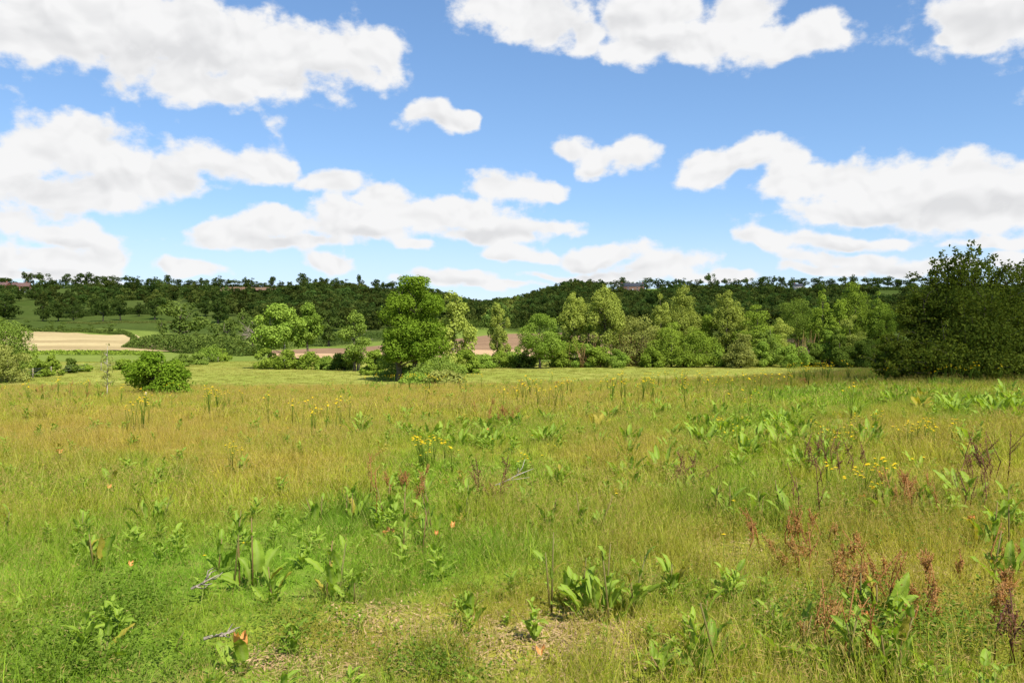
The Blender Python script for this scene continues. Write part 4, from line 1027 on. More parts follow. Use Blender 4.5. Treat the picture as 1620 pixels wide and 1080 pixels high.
def place(seed, y0, y1, dens, margin=1.9):
    rng = np.random.default_rng(seed)
    hw = .625 * margin; n = int(dens * hw * (y1 ** 2 - y0 ** 2))
    y = np.sqrt(y0 ** 2 + (y1 ** 2 - y0 ** 2) * rng.random(n)); x = (rng.random(n) * 2 - 1) * hw * y
    return rng, x, y
def grow(name, label, seed, y0, y1, dens, coll, hs=1.0, ws=1.0):
    rng, x, y = place(seed, y0, y1, dens)
    c, r, g, l = sward(x, y)
    u = rng.random(len(x)); px = CX + F * x / y
    # thin, broken cover on the stony strip at the front
    bare = np.zeros(len(x))
    z = height(x, y); py = py_of(x, y, z)
    for (cx, cy, rx, ry, w) in [(800, 1020, 300, 60, .74), (620, 985, 120, 45, .6), (930, 1000, 140, 45, .7), (1180, 880, 130, 35, .6), (450, 1040, 130, 40, .75), (1240, 960, 110, 50, .55), (1440, 900, 160, 40, .45), (1520, 1010, 120, 50, .5)]:
        bare = np.maximum(bare, w * (1 - sstep(.4, 1.2, np.hypot((px - cx) / rx, (py - cy) / ry))))
    bare *= sstep(.28, .52, fbm(x * 2.2, y * 2.2 + 5, 3))
    k = rng.random(len(x)) > bare
    x, y, z, c, r, g, l, u, bare = [a[k] for a in (x, y, z, c, r, g, l, u, bare)]
    n = len(x)
    idx = np.where(u < .34, 0, np.where(u < .62, 1, 2))
    leafy = rng.random(n) < (.22 + .5 * g); idx = np.where(leafy, 3 + (rng.random(n) < .5), idx)
    idx = np.where(rng.random(n) < l * .75, 5, idx); idx = np.where(rng.random(n) < .12 + .5 * bare, 6, idx)
    tall = .36 + 1.1 * fbm(x * .55 + 11, y * .4 + 4, 4)
    s = rng.uniform(.7, 1.2, n) * tall * hs
    rot = np.stack([rng.normal(size=n) * .08, rng.normal(size=n) * .08, rng.random(n) * 6.28], 1)
    tint = c * rng.uniform(.8, 1.2, (n, 1)) * rng.uniform(.93, 1.07, (n, 3))
    return scatter(name, np.stack([x, y, z], 1), rot, np.stack([ws * (s + .4) / 1.4, ws * (s + .4) / 1.4, s], 1), idx, tint, coll, 'grass', label)
C1 = grass_coll('near_grass', kinds(1.0), 1); C2 = grass_coll('mid_grass', kinds(2.2), 2); C3 = grass_coll('far_grass', kinds(4.5), 3)
grow('grass', 'fine meadow grass with rusty seed heads in the near field', 1, 2.6, 9, 62, C1)
grow('grass', 'rough grass over the middle of the field', 2, 9, 24, 26, C2, ws=1.0)
grow('grass', 'rough grass along the far side of the field', 3, 24, 76, 6.5, C3, hs=1.15, ws=1.1)
def meadow_grass():
    rng, x, y = place(9, 78, 190, .9, 1.7); n = len(x); z = height(x, y)
    t = np.array([.235, .25, .05]) * np.ones((n, 1)); f = fbm(x * .06, y * .04, 4)[:, None]
    t = t * (1 - sstep(.45, .7, f)) + np.array([.31, .295, .075]) * sstep(.45, .7, f); t = t * rng.uniform(.85, 1.15, (n, 1))
    s = rng.uniform(.7, 1.2, n)
    scatter('grass', np.stack([x, y, z], 1), np.stack([s * 0, s * 0, rng.random(n) * 6.28], 1), np.stack([s * 1.7, s * 1.7, s * .7], 1), rng.choice([2, 4, 6, 6], n), t, C3, 'grass', 'smooth yellow-green grass of the lower meadow')
meadow_grass()
# ------------------------------------------------------------------ docks, sorrel, flowers and other things one can pick out in the field
def leafy_mat(name, dark, light, trans=.42, vein=(.30, .36, .10), rough=.5):
    m, nt, out = newmat(name)
    r = attr(nt, 'rnd').outputs['Fac']; v = attr(nt, 'vein').outputs['Fac']; oi = N(nt, 'ShaderNodeObjectInfo').outputs['Random']
    co = N(nt, 'ShaderNodeTexCoord').outputs['Object']
    nz = noise(nt, co, 28, 4, .6)
    f = math_n(nt, 'MULTIPLY_ADD', nz, .8, -.25); f = math_n(nt, 'ADD', f, math_n(nt, 'MULTIPLY', oi, .45)); f = math_n(nt, 'ADD', f, math_n(nt, 'MULTIPLY', r, .4), clamp=True)
    c = mix_rgb(nt, f, dark, light); c = mix_rgb(nt, math_n(nt, 'MULTIPLY', v, .7), c, vein)
    if name == 'dock_leaf':                                             # blotches and a few yellowing, reddening old leaves
        bl = math_n(nt, 'MULTIPLY_ADD', noise(nt, co, 9, 5, .7), 7, -4.6, clamp=True)
        c = mix_rgb(nt, math_n(nt, 'MULTIPLY', bl, .55), c, (.22, .15, .035))
        c = mix_rgb(nt, math_n(nt, 'MULTIPLY', math_n(nt, 'GREATER_THAN', oi, .93), .75), c, (.36, .26, .04))
    p = N(nt, 'ShaderNodeBsdfPrincipled'); p.inputs['Roughness'].default_value = rough; p.inputs['Specular IOR Level'].default_value = .16
    nt.links.new(c, p.inputs['Base Color'])
    bn = N(nt, 'ShaderNodeBump'); bn.inputs['Strength'].default_value = .35; bn.inputs['Distance'].default_value = .01
    nt.links.new(nz, bn.inputs['Height']); nt.links.new(bn.outputs[0], p.inputs['Normal'])
    t = N(nt, 'ShaderNodeBsdfTranslucent'); nt.links.new(mix_rgb(nt, 1.0, c, (1.3, 1.3, .5), 'MULTIPLY'), t.inputs[0])
    mx = N(nt, 'ShaderNodeMixShader'); mx.inputs[0].default_value = trans
    nt.links.new(p.outputs[0], mx.inputs[1]); nt.links.new(t.outputs[0], mx.inputs[2]); nt.links.new(mx.outputs[0], out.inputs[0])
    return m
M['dock'] = leafy_mat('dock_leaf', (.12, .21, .014), (.28, .385, .04), rough=.6, vein=(.27, .34, .08))
M['dockstem'] = leafy_mat('dock_stem', (.16, .20, .05), (.30, .16, .08))
M['rust'] = leafy_mat('sorrel_seed', (.24, .10, .03), (.42, .23, .08), vein=(.3, .1, .05))
M['brownspike'] = leafy_mat('old_seed_spike', (.10, .045, .03), (.24, .11, .06), vein=(.2, .1, .05))
M['yellow'] = leafy_mat('yellow_petal', (.82, .50, .008), (.88, .64, .015), vein=(.8, .5, .01))
M['orange'] = leafy_mat('withered_leaf', (.55, .16, .05), (.70, .34, .10), vein=(.75, .5, .2))
M['straw'] = leafy_mat('dead_straw', (.27, .17, .08), (.47, .34, .18), trans=.1)
M['herb'] = foliage_mat('herb_leaves', (.08, .14, .014), (.155, .225, .032))

def dock_leaf(rng, L=1.0, wid=.30, curl=.5, stalk=.22, fold=.35, wave=.05):
    """one oblong leaf lying along +X from the origin, arching; unit length"""
    nu, nv = 10, 5
    u = np.linspace(0, 1, nu); v = np.linspace(-1, 1, nv)
    prof = np.interp(u, [0, .12, .35, .65, .88, 1], [.55, .92, 1, .82, .42, .02]) * wid * .5
    ph = rng.random() * 6
    ang = .5 * curl - curl * 1.5 * u ** 1.3                         # pitch along the leaf
    xs = stalk + np.concatenate([[0], np.cumsum(np.cos((ang[1:] + ang[:-1]) / 2) * np.diff(u))]); zs = np.concatenate([[0], np.cumsum(np.sin((ang[1:] + ang[:-1]) / 2) * np.diff(u))])
    V = []; ve = []
    tw = rng.normal() * .35
    for i in range(nu):
        for j in range(nv):
            yy = v[j] * prof[i]; zz = abs(v[j]) * prof[i] * fold + wave * wid * math.sin(u[i] * 17 + ph + v[j] * 1.5) * abs(v[j])
            a = tw * u[i]; y2 = yy * math.cos(a) - zz * math.sin(a); z2 = yy * math.sin(a) + zz * math.cos(a)
            V.append([xs[i] - math.sin(ang[i]) * z2, y2, zs[i] + math.cos(ang[i]) * z2]); ve.append(1.0 if j == nv // 2 else 0)
    i = np.arange(nu - 1)[:, None] * nv; j = np.arange(nv - 1)[None]
    Q = np.stack([i + j, i + nv + j, i + nv + j + 1, i + j + 1], -1).reshape(-1, 4)
    V = np.array(V)
    P, PQ, PT = tube([(0, 0, 0), (stalk * .5, 0, .0), (stalk + .02, 0, 0)], [.020, .015, .010], 5)
    return V * L, Q, np.array(ve), P * L, PQ, PT
def leaf_mesh(rng, mat, **kw):
    mb = MB(); V, Q, ve, P, PQ, PT = dock_leaf(rng, **kw); r = rng.random()
    mb.add(V, Q, vein=ve, rnd=r); mb.add(P, PQ, PT, vein=.8, rnd=r)
    return mb.mesh('dock_leaf', M[mat], True)
_r = np.random.default_rng(50)
LEAF = [leaf_mesh(_r, 'dock', wid=_r.uniform(.24, .40), curl=_r.uniform(-.1, 1.1), stalk=_r.uniform(.15, .35), fold=_r.uniform(.15, .6), wave=_r.uniform(.05, .16)) for _ in range(9)]

def spike_mesh(rng, H, mat, n=60, branches=3, stem='dockstem', r=.006):
    mb = MB(); path = np.array([[0, 0, 0], [rng.normal() * .03, rng.normal() * .03, H * .5], [rng.normal() * .06, rng.normal() * .06, H]])
    V, Q, T = tube(path, [r, r * .8, r * .4], 5); mb.add(V, Q, T, rnd=.2, vein=0.0)
    axes = [(path[1] * .6 + path[2] * .4 * 0 + path[0] * .4, path[2], 1.0)]
    for b in range(branches):
        t = rng.uniform(.35, .75); s = path[0] * (1 - t) + path[2] * t; a = rng.random() * 6.28; l = H * rng.uniform(.18, .34)
        e = s + np.array([math.cos(a) * l * .45, math.sin(a) * l * .45, l]); V, Q, T = tube([s, (s + e) / 2 + (0, 0, -.01), e], [r * .6, r * .5, r * .25], 4); mb.add(V, Q, T, rnd=.2, vein=0.0); axes.append((s, e, .6))
    for (s, e, w) in axes:
        k = int(n * w); u = rng.uniform(.15, 1, k); u = np.round(u * 9) / 9 + rng.normal(size=k) * .02
        P = s + (e - s) * u[:, None] + rng.normal(size=(k, 3)) * [.010, .010, .008] * (1.3 - u[:, None] * .7)
        V, Q = leaf_quads(P, rng.normal(size=(k, 3)), .0125, .009, rng); mb.add(V, Q, rnd=np.repeat(rng.random(k), 4), vein=0.0)
    return mb.mesh('seed_spike', M[mat])

def dock(px, py, hpx, wpx, label, group=None, n=None, spikes=0, seed=None, stalk=None):
    """a dock plant with every leaf a part of its own"""
    x, y, z = at_px(px, py); k = y / F; H = hpx * k; W = wpx * k
    rng = np.random.default_rng(int(px * 5 + py) if seed is None else seed)
    root = empty('dock_plant', (x, y, z)); tag(root, label, 'dock', group)
    n = int((n or 8) * 1.5)
    ns = max(1, int(round(n / 8))); stems = []
    for q in range(ns):                                              # leafy stems
        sx, sy = rng.normal() * W * .16 * (ns > 1), rng.normal() * W * .12 * (ns > 1); hh = H * rng.uniform(.55, .8)
        tip = np.array([sx + rng.normal() * .05, sy + rng.normal() * .05, hh]); V, Q, T = tube([(sx, sy, -.02), ((sx + tip[0]) / 2, (sy + tip[1]) / 2, hh * .5), tip], [.0075, .006, .004], 5)
        sm = MB(); sm.add(V, Q, T, rnd=.2, vein=0.0); link('stem', sm.mesh('stem', M['dockstem'], True), root); stems.append((np.array([sx, sy, 0]), tip))
    for i in range(n):
        a = i * 2.4 + rng.normal() * .35; t = rng.random() ** .8
        pitch = np.interp(t, [0, 1], [1.4, .7]) + rng.normal() * .2   # steep inner leaves, spreading outer leaves
        rr = W * .5 * (.06 + .34 * t)
        Lh = min(H * (1.0 - .15 * t) / max(math.sin(pitch), .6), .36) * rng.uniform(.36, 1.0)
        o = link('leaf', LEAF[rng.integers(len(LEAF))], root, (math.cos(a) * rr, math.sin(a) * rr * .8, rng.uniform(0, .15) * H * (1 - t) + .01))
        if rng.random() < .5:                                        # stem leaf
            p0, p1 = stems[rng.integers(ns)]; u = rng.uniform(.15, .95); o.location = p0 * (1 - u) + p1 * u; pitch = rng.uniform(.6, 1.35); Lh = rng.uniform(.12, .27) * (1.1 - .4 * u)
        Lh *= .86
        o.rotation_euler = (rng.normal() * .35, -pitch, a); o.scale = (Lh / 1.2, Lh / 1.2 * rng.uniform(.8, 1.25), Lh / 1.2)
    for s in range(spikes):
        o = link('seed_spike', spike_mesh(rng, H * rng.uniform(.85, 1.1), stalk or 'brownspike', 40, 2), root, (rng.normal() * W * .12, rng.normal() * W * .12, 0)); o.rotation_euler = (rng.normal() * .12, rng.normal() * .12, 0)
    return root
FRONT = [
 (948, 985, 150, 175, 'largest dock in the right middle foreground with broad spreading leaves', 16, 0, None), (1000, 975, 95, 90, 'lower dock touching the right side of the largest foreground dock', 9, 0, None), (900, 960, 110, 70, 'upright dock on the left side of the largest foreground dock', 8, 0, None),
 (1125, 1078, 150, 115, 'dock cut by the bottom edge with one tall upright pale leaf', 11, 0, None), (1062, 1090, 60, 40, 'small upright dock leaves at the bottom edge left of the tall pale leaf', 5, 0, None),
 (1345, 1082, 120, 160, 'bushy dock at the bottom right with wide pale leaf', 16, 3, 'rust'), (1420, 1086, 90, 110, 'wide pale-leaved dock at the bottom edge right of the bushy dock', 9, 0, None), (1270, 1060, 90, 90, 'dark-leaved dock left of the bushy bottom right dock', 9, 1, 'rust'), (1390, 1000, 100, 120, 'dock among rusty sorrel behind the bushy bottom right dock', 10, 2, 'rust'),
 (405, 935, 135, 130, 'wide dock cluster left of centre with tall upright leaf', 15, 0, None), (345, 905, 70, 80, 'flat-leaved dock at the left end of the wide dock cluster', 7, 0, None), (432, 960, 80, 60, 'small dock at the right front of the wide dock cluster', 7, 0, None),
 (530, 950, 95, 80, 'dock with upright leaves right of the wide dock cluster', 9, 0, None), (560, 955, 50, 60, 'dark flat dock leaves beside the upright dock', 5, 0, None),
 (640, 880, 110, 110, 'upright dock beside the orange withered leaves', 11, 0, None), (690, 860, 110, 90, 'tall-leaved dock behind the orange withered leaves', 10, 0, None), (610, 830, 70, 60, 'dock under the yellow flower clump on its left', 8, 1, 'rust'), (735, 830, 60, 60, 'dock below right of the yellow flower clump', 7, 0, None),
 (495, 835, 60, 70, 'dock at the left of the lush grass tuft', 8, 0, None), (560, 830, 60, 70, 'dock at the right of the lush grass tuft', 8, 0, None),
 (158, 905, 65, 75, 'dock on the left side in long green grass', 8, 0, None), (128, 855, 50, 50, 'small dock behind the left side dock', 6, 0, None), (232, 830, 40, 50, 'pair of dark upright dock leaves left of the wide cluster', 5, 0, None), (255, 832, 48, 40, 'upright dock beside the pair of dark leaves', 6, 0, None),
 (738, 992, 50, 65, 'small pale dock alone in the middle bottom', 6, 0, None), (275, 1030, 32, 45, 'tiny dock low at the bottom left', 4, 0, None), (165, 1050, 55, 40, 'small upright dock near the bottom left corner', 5, 0, None), (380, 1068, 45, 45, 'small dock with an orange leaf at the bottom edge', 4, 0, None),
 (918, 850, 70, 110, 'tall-leaved dock above the largest foreground dock', 9, 0, None), (870, 845, 60, 60, 'dock left above the largest foreground dock', 7, 0, None), (1060, 950, 75, 55, 'narrow dock right of the largest foreground dock', 7, 0, None),
 (1150, 820, 65, 115, 'spreading dock on the left of the right hand dock row', 10, 0, None), (1110, 800, 45, 60, 'low dock at the left tip of the right hand dock row', 6, 0, None), (1262, 830, 85, 110, 'dark leafy dock in the centre of the right hand dock row', 10, 2, 'brownspike'), (1200, 830, 60, 70, 'dock between the spreading and the dark leafy dock', 8, 0, None),
 (1326, 885, 32, 48, 'small pale dock below the right hand dock row', 4, 0, None), (1470, 830, 60, 90, 'dock right of the centre of the right hand dock row', 9, 2, 'rust'), (1560, 870, 95, 110, 'big dock near the right edge with round pale leaf', 12, 0, None), (1600, 935, 90, 70, 'dock cut by the right edge with a drooping stem', 9, 1, 'rust'), (1530, 820, 60, 60, 'dock with tall brown seed spikes near the right edge', 7, 3, 'brownspike'),
 (1400, 825, 50, 80, 'dock hidden in lush grass right of the dark leafy dock', 8, 1, 'rust'), (1230, 1000, 40, 60, 'low dock among straw left of the bottom right docks', 5, 0, None), (10, 850, 40, 50, 'dock cut by the left edge', 5, 0, None),
 (385, 752, 30, 50, 'small dock beside three yellow flowers on the left', 6, 0, None), (178, 772, 40, 25, 'thin upright dock in the left rusty grass', 4, 0, None), (225, 745, 20, 40, 'flat dock above the thin upright dock', 4, 0, None), (1310, 740, 50, 40, 'upright dark dock behind the right hand dock row', 6, 1, 'brownspike'), (985, 800, 35, 40, 'dock in rusty grass above the largest foreground dock', 6, 0, None), (975, 735, 25, 35, 'tiny dock right of the bare branch', 4, 0, None), (880, 770, 35, 50, 'dock beside the bare dead branch', 6, 0, None)]
for (px, py, h, w, lab, n, sp, st) in FRONT: dock(px, py, h * 1.3, w, lab, 'docks in the foreground', n, sp, None, st)

# docks farther off: whole plants, too small to show their parts
def dock_small(rng, wide=1.0):
    mb = MB()
    for i in range(12):
        V, Q, ve, P, PQ, PT = dock_leaf(rng, wid=rng.uniform(.26, .40), curl=rng.uniform(0, 1.0), stalk=rng.uniform(.1, .25), fold=.3, wave=.1)
        pitch = rng.uniform(.35, 1.3); a = i * 2.4 + rng.normal() * .3; L = rng.uniform(.16, .28)
        cp, sp_, ca, sa = math.cos(pitch), math.sin(pitch), math.cos(a), math.sin(a)
        R = np.array([[ca * cp, -sa, -ca * sp_], [sa * cp, ca, -sa * sp_], [sp_, 0, cp]])
        off = np.array([ca, sa, 0]) * rng.uniform(.02, .16) * wide + np.array([0, 0, rng.uniform(0, .16) * (pitch > .7)])
        mb.add((V * L) @ R.T + off, Q, vein=ve, rnd=rng.random())
    return mb.mesh('dock_plant', M['dock'], True)
DS = [dock_small(_r, w) for w in (.8, 1, 1.2, 1, .8, 1.4)]
BANDS = [ # centre, half size, count, scale, what they look like
 ('dock in the leafy green band across the middle distance', (810, 692, 125, 16), 26, 1.15), ('dock in the big leafy patch right of the middle', (1205, 675, 135, 38), 52, 1.2),
 ('dock in the dark patch at the far right of the field', (1560, 648, 75, 16), 26, 1.35), ('low dock below the hazel on its left', (1380, 618, 45, 7), 10, 1.3), ('small dock left of the middle green band', (640, 676, 55, 14), 10, 1.0),
 ('small dock in the weedy margin before the bright green bush', (90, 632, 110, 9), 14, 1.2), ('small dock in the rusty grass left of the middle', (560, 655, 60, 14), 7, 1.0), ('small dock in the open grass right of the bare branch', (1050, 745, 90, 26), 9, .85),
 ('dock on the slope in front of the big leafy patch', (1270, 735, 80, 20), 14, .95), ('dock in the open grass near the right edge', (1500, 760, 110, 40), 9, .9), ('small dock scattered far off before the row of trees', (1000, 625, 200, 10), 14, 1.1)]
for lab, (cx, cy, rx, ry), n, sc in BANDS:
    for i in range(n):
        q = _r.normal(size=2) * .8; x, y, z = at_px(cx + np.clip(q[0], -1.9, 1.9) * rx, max(cy + np.clip(q[1], -1.9, 1.9) * ry, 608 if cx < 1300 else 600))
        o = link('dock_plant', DS[_r.integers(len(DS))], None, (x, y, z)); s = sc * _r.uniform(.6, 1.15); o.scale = (s * 1.1, s * 1.1, s); o.rotation_euler = (0, 0, _r.random() * 6.28)
        tag(o, lab, 'dock', lab.replace('dock', 'docks', 1))

# rusty sorrel and old brown spikes
def sorrel(px, py, hpx, label, mat, group):
    x, y, z = at_px(px, py); H = hpx * y / F; rng = np.random.default_rng(int(px * 3 + py))
    mb = spike_mesh(rng, H, mat, 48 if mat == 'rust' else 90, 5 if mat == 'rust' else 2)
    o = link('sorrel_plant' if mat == 'rust' else 'seed_stalk', mb, None, (x, y, z)); o.rotation_euler = (_r.normal() * .12, _r.normal() * .12, _r.random() * 6); s = 1 + y / 40; o.scale = (s, s, 1)
    tag(o, label, 'sorrel' if mat == 'rust' else 'seed stalk', group)
for lab, (cx, cy, rx, ry), n, hp, mat in [
  ('rusty red sorrel stalk among the bottom right docks', (1400, 985, 130, 55), 24, 80, 'rust'), ('rusty sorrel stalk in the right hand dock row', (1450, 815, 50, 18), 9, 70, 'rust'), ('rusty sorrel stalk at the right edge', (1590, 960, 40, 40), 9, 70, 'rust'),
  ('rusty sorrel stalk in the dry grass above the bottom right docks', (1290, 885, 90, 25), 12, 60, 'rust'), ('rusty sorrel stalk by the yellow flower clump', (640, 800, 45, 18), 8, 55, 'rust'), ('reddish sorrel stalk in the middle green band', (790, 668, 50, 8), 10, 28, 'rust'),
  ('reddish sorrel stalk far off along the meadow edge', (1090, 612, 220, 7), 24, 16, 'rust'), ('reddish sorrel stalk in the weedy far left margin', (90, 628, 100, 7), 12, 20, 'rust'),
  ('dark brown upright seed stalk on the right side', (1560, 775, 40, 25), 9, 75, 'brownspike'), ('dark brown seed stalk behind the right hand dock row', (1320, 755, 50, 18), 9, 55, 'brownspike'), ('dark brown seed stalk at the bottom right edge', (1590, 1060, 25, 20), 5, 110, 'brownspike'), ('dark brown seed stalk left of the right hand dock row', (1085, 775, 20, 12), 5, 50, 'brownspike'), ('brown seed stalk beside the bare branch', (775, 800, 30, 14), 7, 55, 'brownspike')]:
    for i in range(n):
        q = np.clip(_r.normal(size=2) * .6, -1.2, 1.2); sorrel(cx + q[0] * rx, cy + q[1] * ry, hp * _r.uniform(.7, 1.2), lab, mat, lab.replace('stalk', 'stalks', 1))

# yellow composite flowers
def flower_kind(rng, n):
    st = MB(); whole = MB(); heads = []
    for i in range(n):
        e = np.array([rng.normal() * .06 * (n > 1), rng.normal() * .06 * (n > 1), .38 + rng.normal() * .035])
        V, Q, T = tube([(0, 0, 0), (e[0] * .3, e[1] * .3, .22), e], [.004, .003, .0022], 4); st.add(V, Q, T, rnd=.3, vein=0.0)
        R = rng.uniform(.021, .031); tl = rng.normal(size=2) * .25; hd = MB()
        b = np.arange(13) / 13 * 6.283; ring = np.stack([np.cos(b) * R * .45, np.sin(b) * R * .45, b * 0 + .004], 1)
        V = [*ring, np.array([0, 0, .011])]; T = [[k, (k + 1) % 13, 13] for k in range(13)]
        for k in range(13):                                        # ray florets grow from the rim of the disc
            am = (b[k] + b[(k + 1) % 13] + (6.283 if k == 12 else 0)) / 2; d = np.array([math.cos(am), math.sin(am), 0]) * R * rng.uniform(1.0, 1.2)
            d[2] = .004 + d[0] * tl[0] + d[1] * tl[1]; V.append(d); T.append([(k + 1) % 13, k, 14 + k])
        V = np.array(V)
        hd.add(V, None, T, rnd=rng.random(), vein=0.0); heads.append((hd.mesh('flower_head', M['yellow']), e)); whole.add(V + e, None, T, rnd=rng.random(), vein=0.0)
    me = whole.mesh('yellow_flower', M['yellow']); nf = len(me.polygons)
    wm = MB(); wm.V = whole.V + st.V; off = whole.n
    V = np.concatenate(whole.V + st.V); Tq = np.concatenate(whole.T + [t + off for t in st.T]); Qq = np.concatenate([q + off for q in st.Q])
    at = {k: np.concatenate(whole.A[k] + st.A[k]) for k in ('rnd', 'vein')}
    me = mk_mesh('yellow_flower', V, Qq, Tq, M['herb'], at); me.materials.append(M['yellow'])
    mi = np.zeros(len(me.polygons), np.int32); mi[len(Qq):len(Qq) + sum(len(t) for t in whole.T)] = 1; me.polygons.foreach_set('material_index', mi)
    return heads, st.mesh('stem', M['herb'], True), me
FL = [flower_kind(_r, n) for n in (1, 2, 4, 7, 5)]
FP = [('yellow flower in the clump above the tall-leaved dock', (690, 745, 26, 12), 9, 1.25, (2, 3, 4)), ('yellow flower among three in the left grass', (372, 748, 26, 7), 4, 1.1, (1, 2)), ('yellow flower in the loose row on the right side', (1460, 706, 45, 6), 11, 1.0, (2, 3)),
      ('yellow flower in the small group at the left of the field', (220, 684, 22, 8), 7, 1.0, (1, 2)), ('yellow flower scattered over the upper left field', (330, 650, 90, 20), 18, 1.0, (1, 2, 3)), ('yellow flower at the foot of the dome-shaped bush', (670, 617, 80, 5), 22, 1.3, (2, 3, 4)),
      ('yellow flower along the far edge before the row of trees', (1050, 625, 190, 14), 44, 1.2, (2, 3, 4)), ('yellow flower in the grass below the dark hazel', (1520, 606, 90, 5), 24, 1.0, (2, 3)), ('yellow flower below left of the dark hazel', (1290, 606, 40, 5), 16, 1.3, (3, 4)), ('yellow flower in the grass left of the big leafy patch', (1140, 690, 60, 30), 14, 1.0, (1, 2)),
      ('yellow flower in the far left margin by the sapling', (120, 634, 100, 7), 14, 1.2, (1, 2, 3)), ('yellow flower in the middle grass left of the green band', (520, 690, 80, 30), 15, 1.0, (1, 2)), ('yellow flower among the right hand dock row', (1400, 800, 80, 22), 10, 1.1, (1, 2, 3)), ('yellow flower near the bare branch', (870, 745, 90, 30), 7, 1.0, (0, 1, 2)), ('single yellow flower in the foreground grass', (900, 930, 500, 70), 5, .9, (0,)), ('yellow flower near the right hand big leafy patch', (1330, 700, 80, 25), 14, 1.0, (1, 2, 3)), ('yellow flower scattered in the far middle of the field', (850, 645, 180, 16), 26, 1.1, (1, 2, 3))]
for lab, (cx, cy, rx, ry), n, sc, kk in FP:
    for i in range(n):
        q = np.clip(_r.normal(size=2) * .6, -1.3, 1.3); px, py = cx + q[0] * rx, cy + q[1] * ry
        x, y, z = at_px(px, max(py, 596)); 
        heads, st, whole = FL[kk[_r.integers(len(kk))]]; s = sc * _r.uniform(.9, 1.25); near_ = y < 18
        o = empty('yellow_flower', (x, y, z), _r.random() * 6.28) if near_ else link('yellow_flower', whole, None, (x, y, z))
        tag(o, lab, 'flower', lab.replace('flower', 'flowers', 1)); s *= .82 if near_ else 1.4; o.scale = (s * 1.1, s * 1.1, s * (1 if near_ else 1.25))
        if near_:
            link('stem', st, o)
            for hm, e in heads: link('flower_head', hm, o, tuple(e))
        else: o.rotation_euler = (0, 0, _r.random() * 6.28)

# leafy weeds mixed through the sward
def weeds():
    rng = np.random.default_rng(64); c = bpy.data.collections.new('weed_kinds')
    for i in range(7):
        mb = MB(); H = rng.uniform(.16, .34)
        for st in range(2):
            tip = np.array([rng.normal() * .06, rng.normal() * .06, H * rng.uniform(.7, 1)])
            V, Q, T = tube([(0, 0, -.02), tip * .5 + rng.normal(size=3) * .01, tip], [.004, .003, .002], 4); mb.add(V, Q, T, rnd=.3, vein=0.0)
            for k in range(9):
                u = (k + .5) / 9; Ln = rng.uniform(.045, .10) * (1.2 - .5 * u) * (1.5 if i < 3 else 1); a = k * 2.4 + st; pitch = rng.uniform(.2, 1.1)
                V, Q, ve, P, PQ, PT = dock_leaf(rng, wid=rng.uniform(.28, .5) if i < 5 else .16, curl=rng.uniform(.2, 1), stalk=.15, fold=.3)
                cp, sp_, ca, sa = math.cos(pitch), math.sin(pitch), math.cos(a), math.sin(a)
                Rm = np.array([[ca * cp, -sa, -ca * sp_], [sa * cp, ca, -sa * sp_], [sp_, 0, cp]]); mb.add((V * Ln) @ Rm.T + tip * u, Q, vein=ve, rnd=rng.random())
        c.objects.link(bpy.data.objects.new('weed_%02d' % i, mb.mesh('weed', M['dock'])))
    P = []
    for (y0, y1, dens, seed) in ((3, 9, 9, 1), (9, 24, 4.5, 2), (24, 74, 1.3, 3)):
        r_, x, y = place(seed + 90, y0, y1, dens, 1.7); col, r, g, l = sward(x, y)
        m = fbm(x * .5 + 21, y * .4 + 9, 3); k = r_.random(len(x)) < np.clip((m - .42) * 4 + g * .5 + l * .6 - r * .5, .03, 1); P.append(np.stack([x, y], 1)[k])
    P = np.concatenate(P); n = len(P); z = height(P[:, 0], P[:, 1]); s = rng.uniform(.45, .95, n) * (1 + P[:, 1] / 60)
    scatter('weeds', np.stack([P[:, 0], P[:, 1], z], 1), np.stack([rng.normal(size=n) * .15, rng.normal(size=n) * .15, rng.random(n) * 6.28], 1), np.stack([s, s, s], 1), rng.integers(0, 7, n), np.ones((n, 3)), c, 'weeds', 'small leafy weeds mixed through the rough grass')
weeds()

# bare branch lying in the grass
def branch(px, py, wpx, label, seed, mat='deadwood', up=.35):
    x, y, z = at_px(px, py); rng = np.random.default_rng(seed); W = wpx * y / F; mb = MB()
    main = np.array([[-W * .5, 0, .12], [-W * .15, .03, .12 + up * W * .3], [W * .2, -.02, .12 + up * W * .75], [W * .5, .04, .12 + up * W * 1.0]])
    V, Q, T = tube(main, [.010, .008, .006, .003], 6); mb.add(V, Q, T, rnd=.5, vein=0.0)
    for s, e in [((.1, 0, .62), (.34, .02, 1.6)), ((-.1, 0, .4), (.45, -.05, .62)), ((.25, 0, .8), (.55, .1, 1.0)), ((.0, 0, .5), (.18, .15, 1.0)), ((-.3, 0, .2), (-.05, .1, -.05))]:
        s = np.array([s[0] * W, s[1], .12 + up * W * s[2]]); e = np.array([e[0] * W, e[1], .12 + up * W * e[2]]); V, Q, T = tube([s, (s + e) / 2 + rng.normal(size=3) * .015, e], [.006, .0045, .002], 5); mb.add(V, Q, T, rnd=.5, vein=0.0)
    tag(link('dead_branch', mb.mesh('dead_branch', M[mat], True), None, (x, y, z)), label, 'branch')
branch(808, 786, 66, 'bare pale forked branch lying in the middle of the field', 3, 'bark_pale', up=.42)
branch(322, 960, 40, 'thin grey curved twig under the wide dock cluster', 4, up=.5)
branch(345, 1045, 46, 'grey twig on bare soil at the bottom left', 6, up=.2)

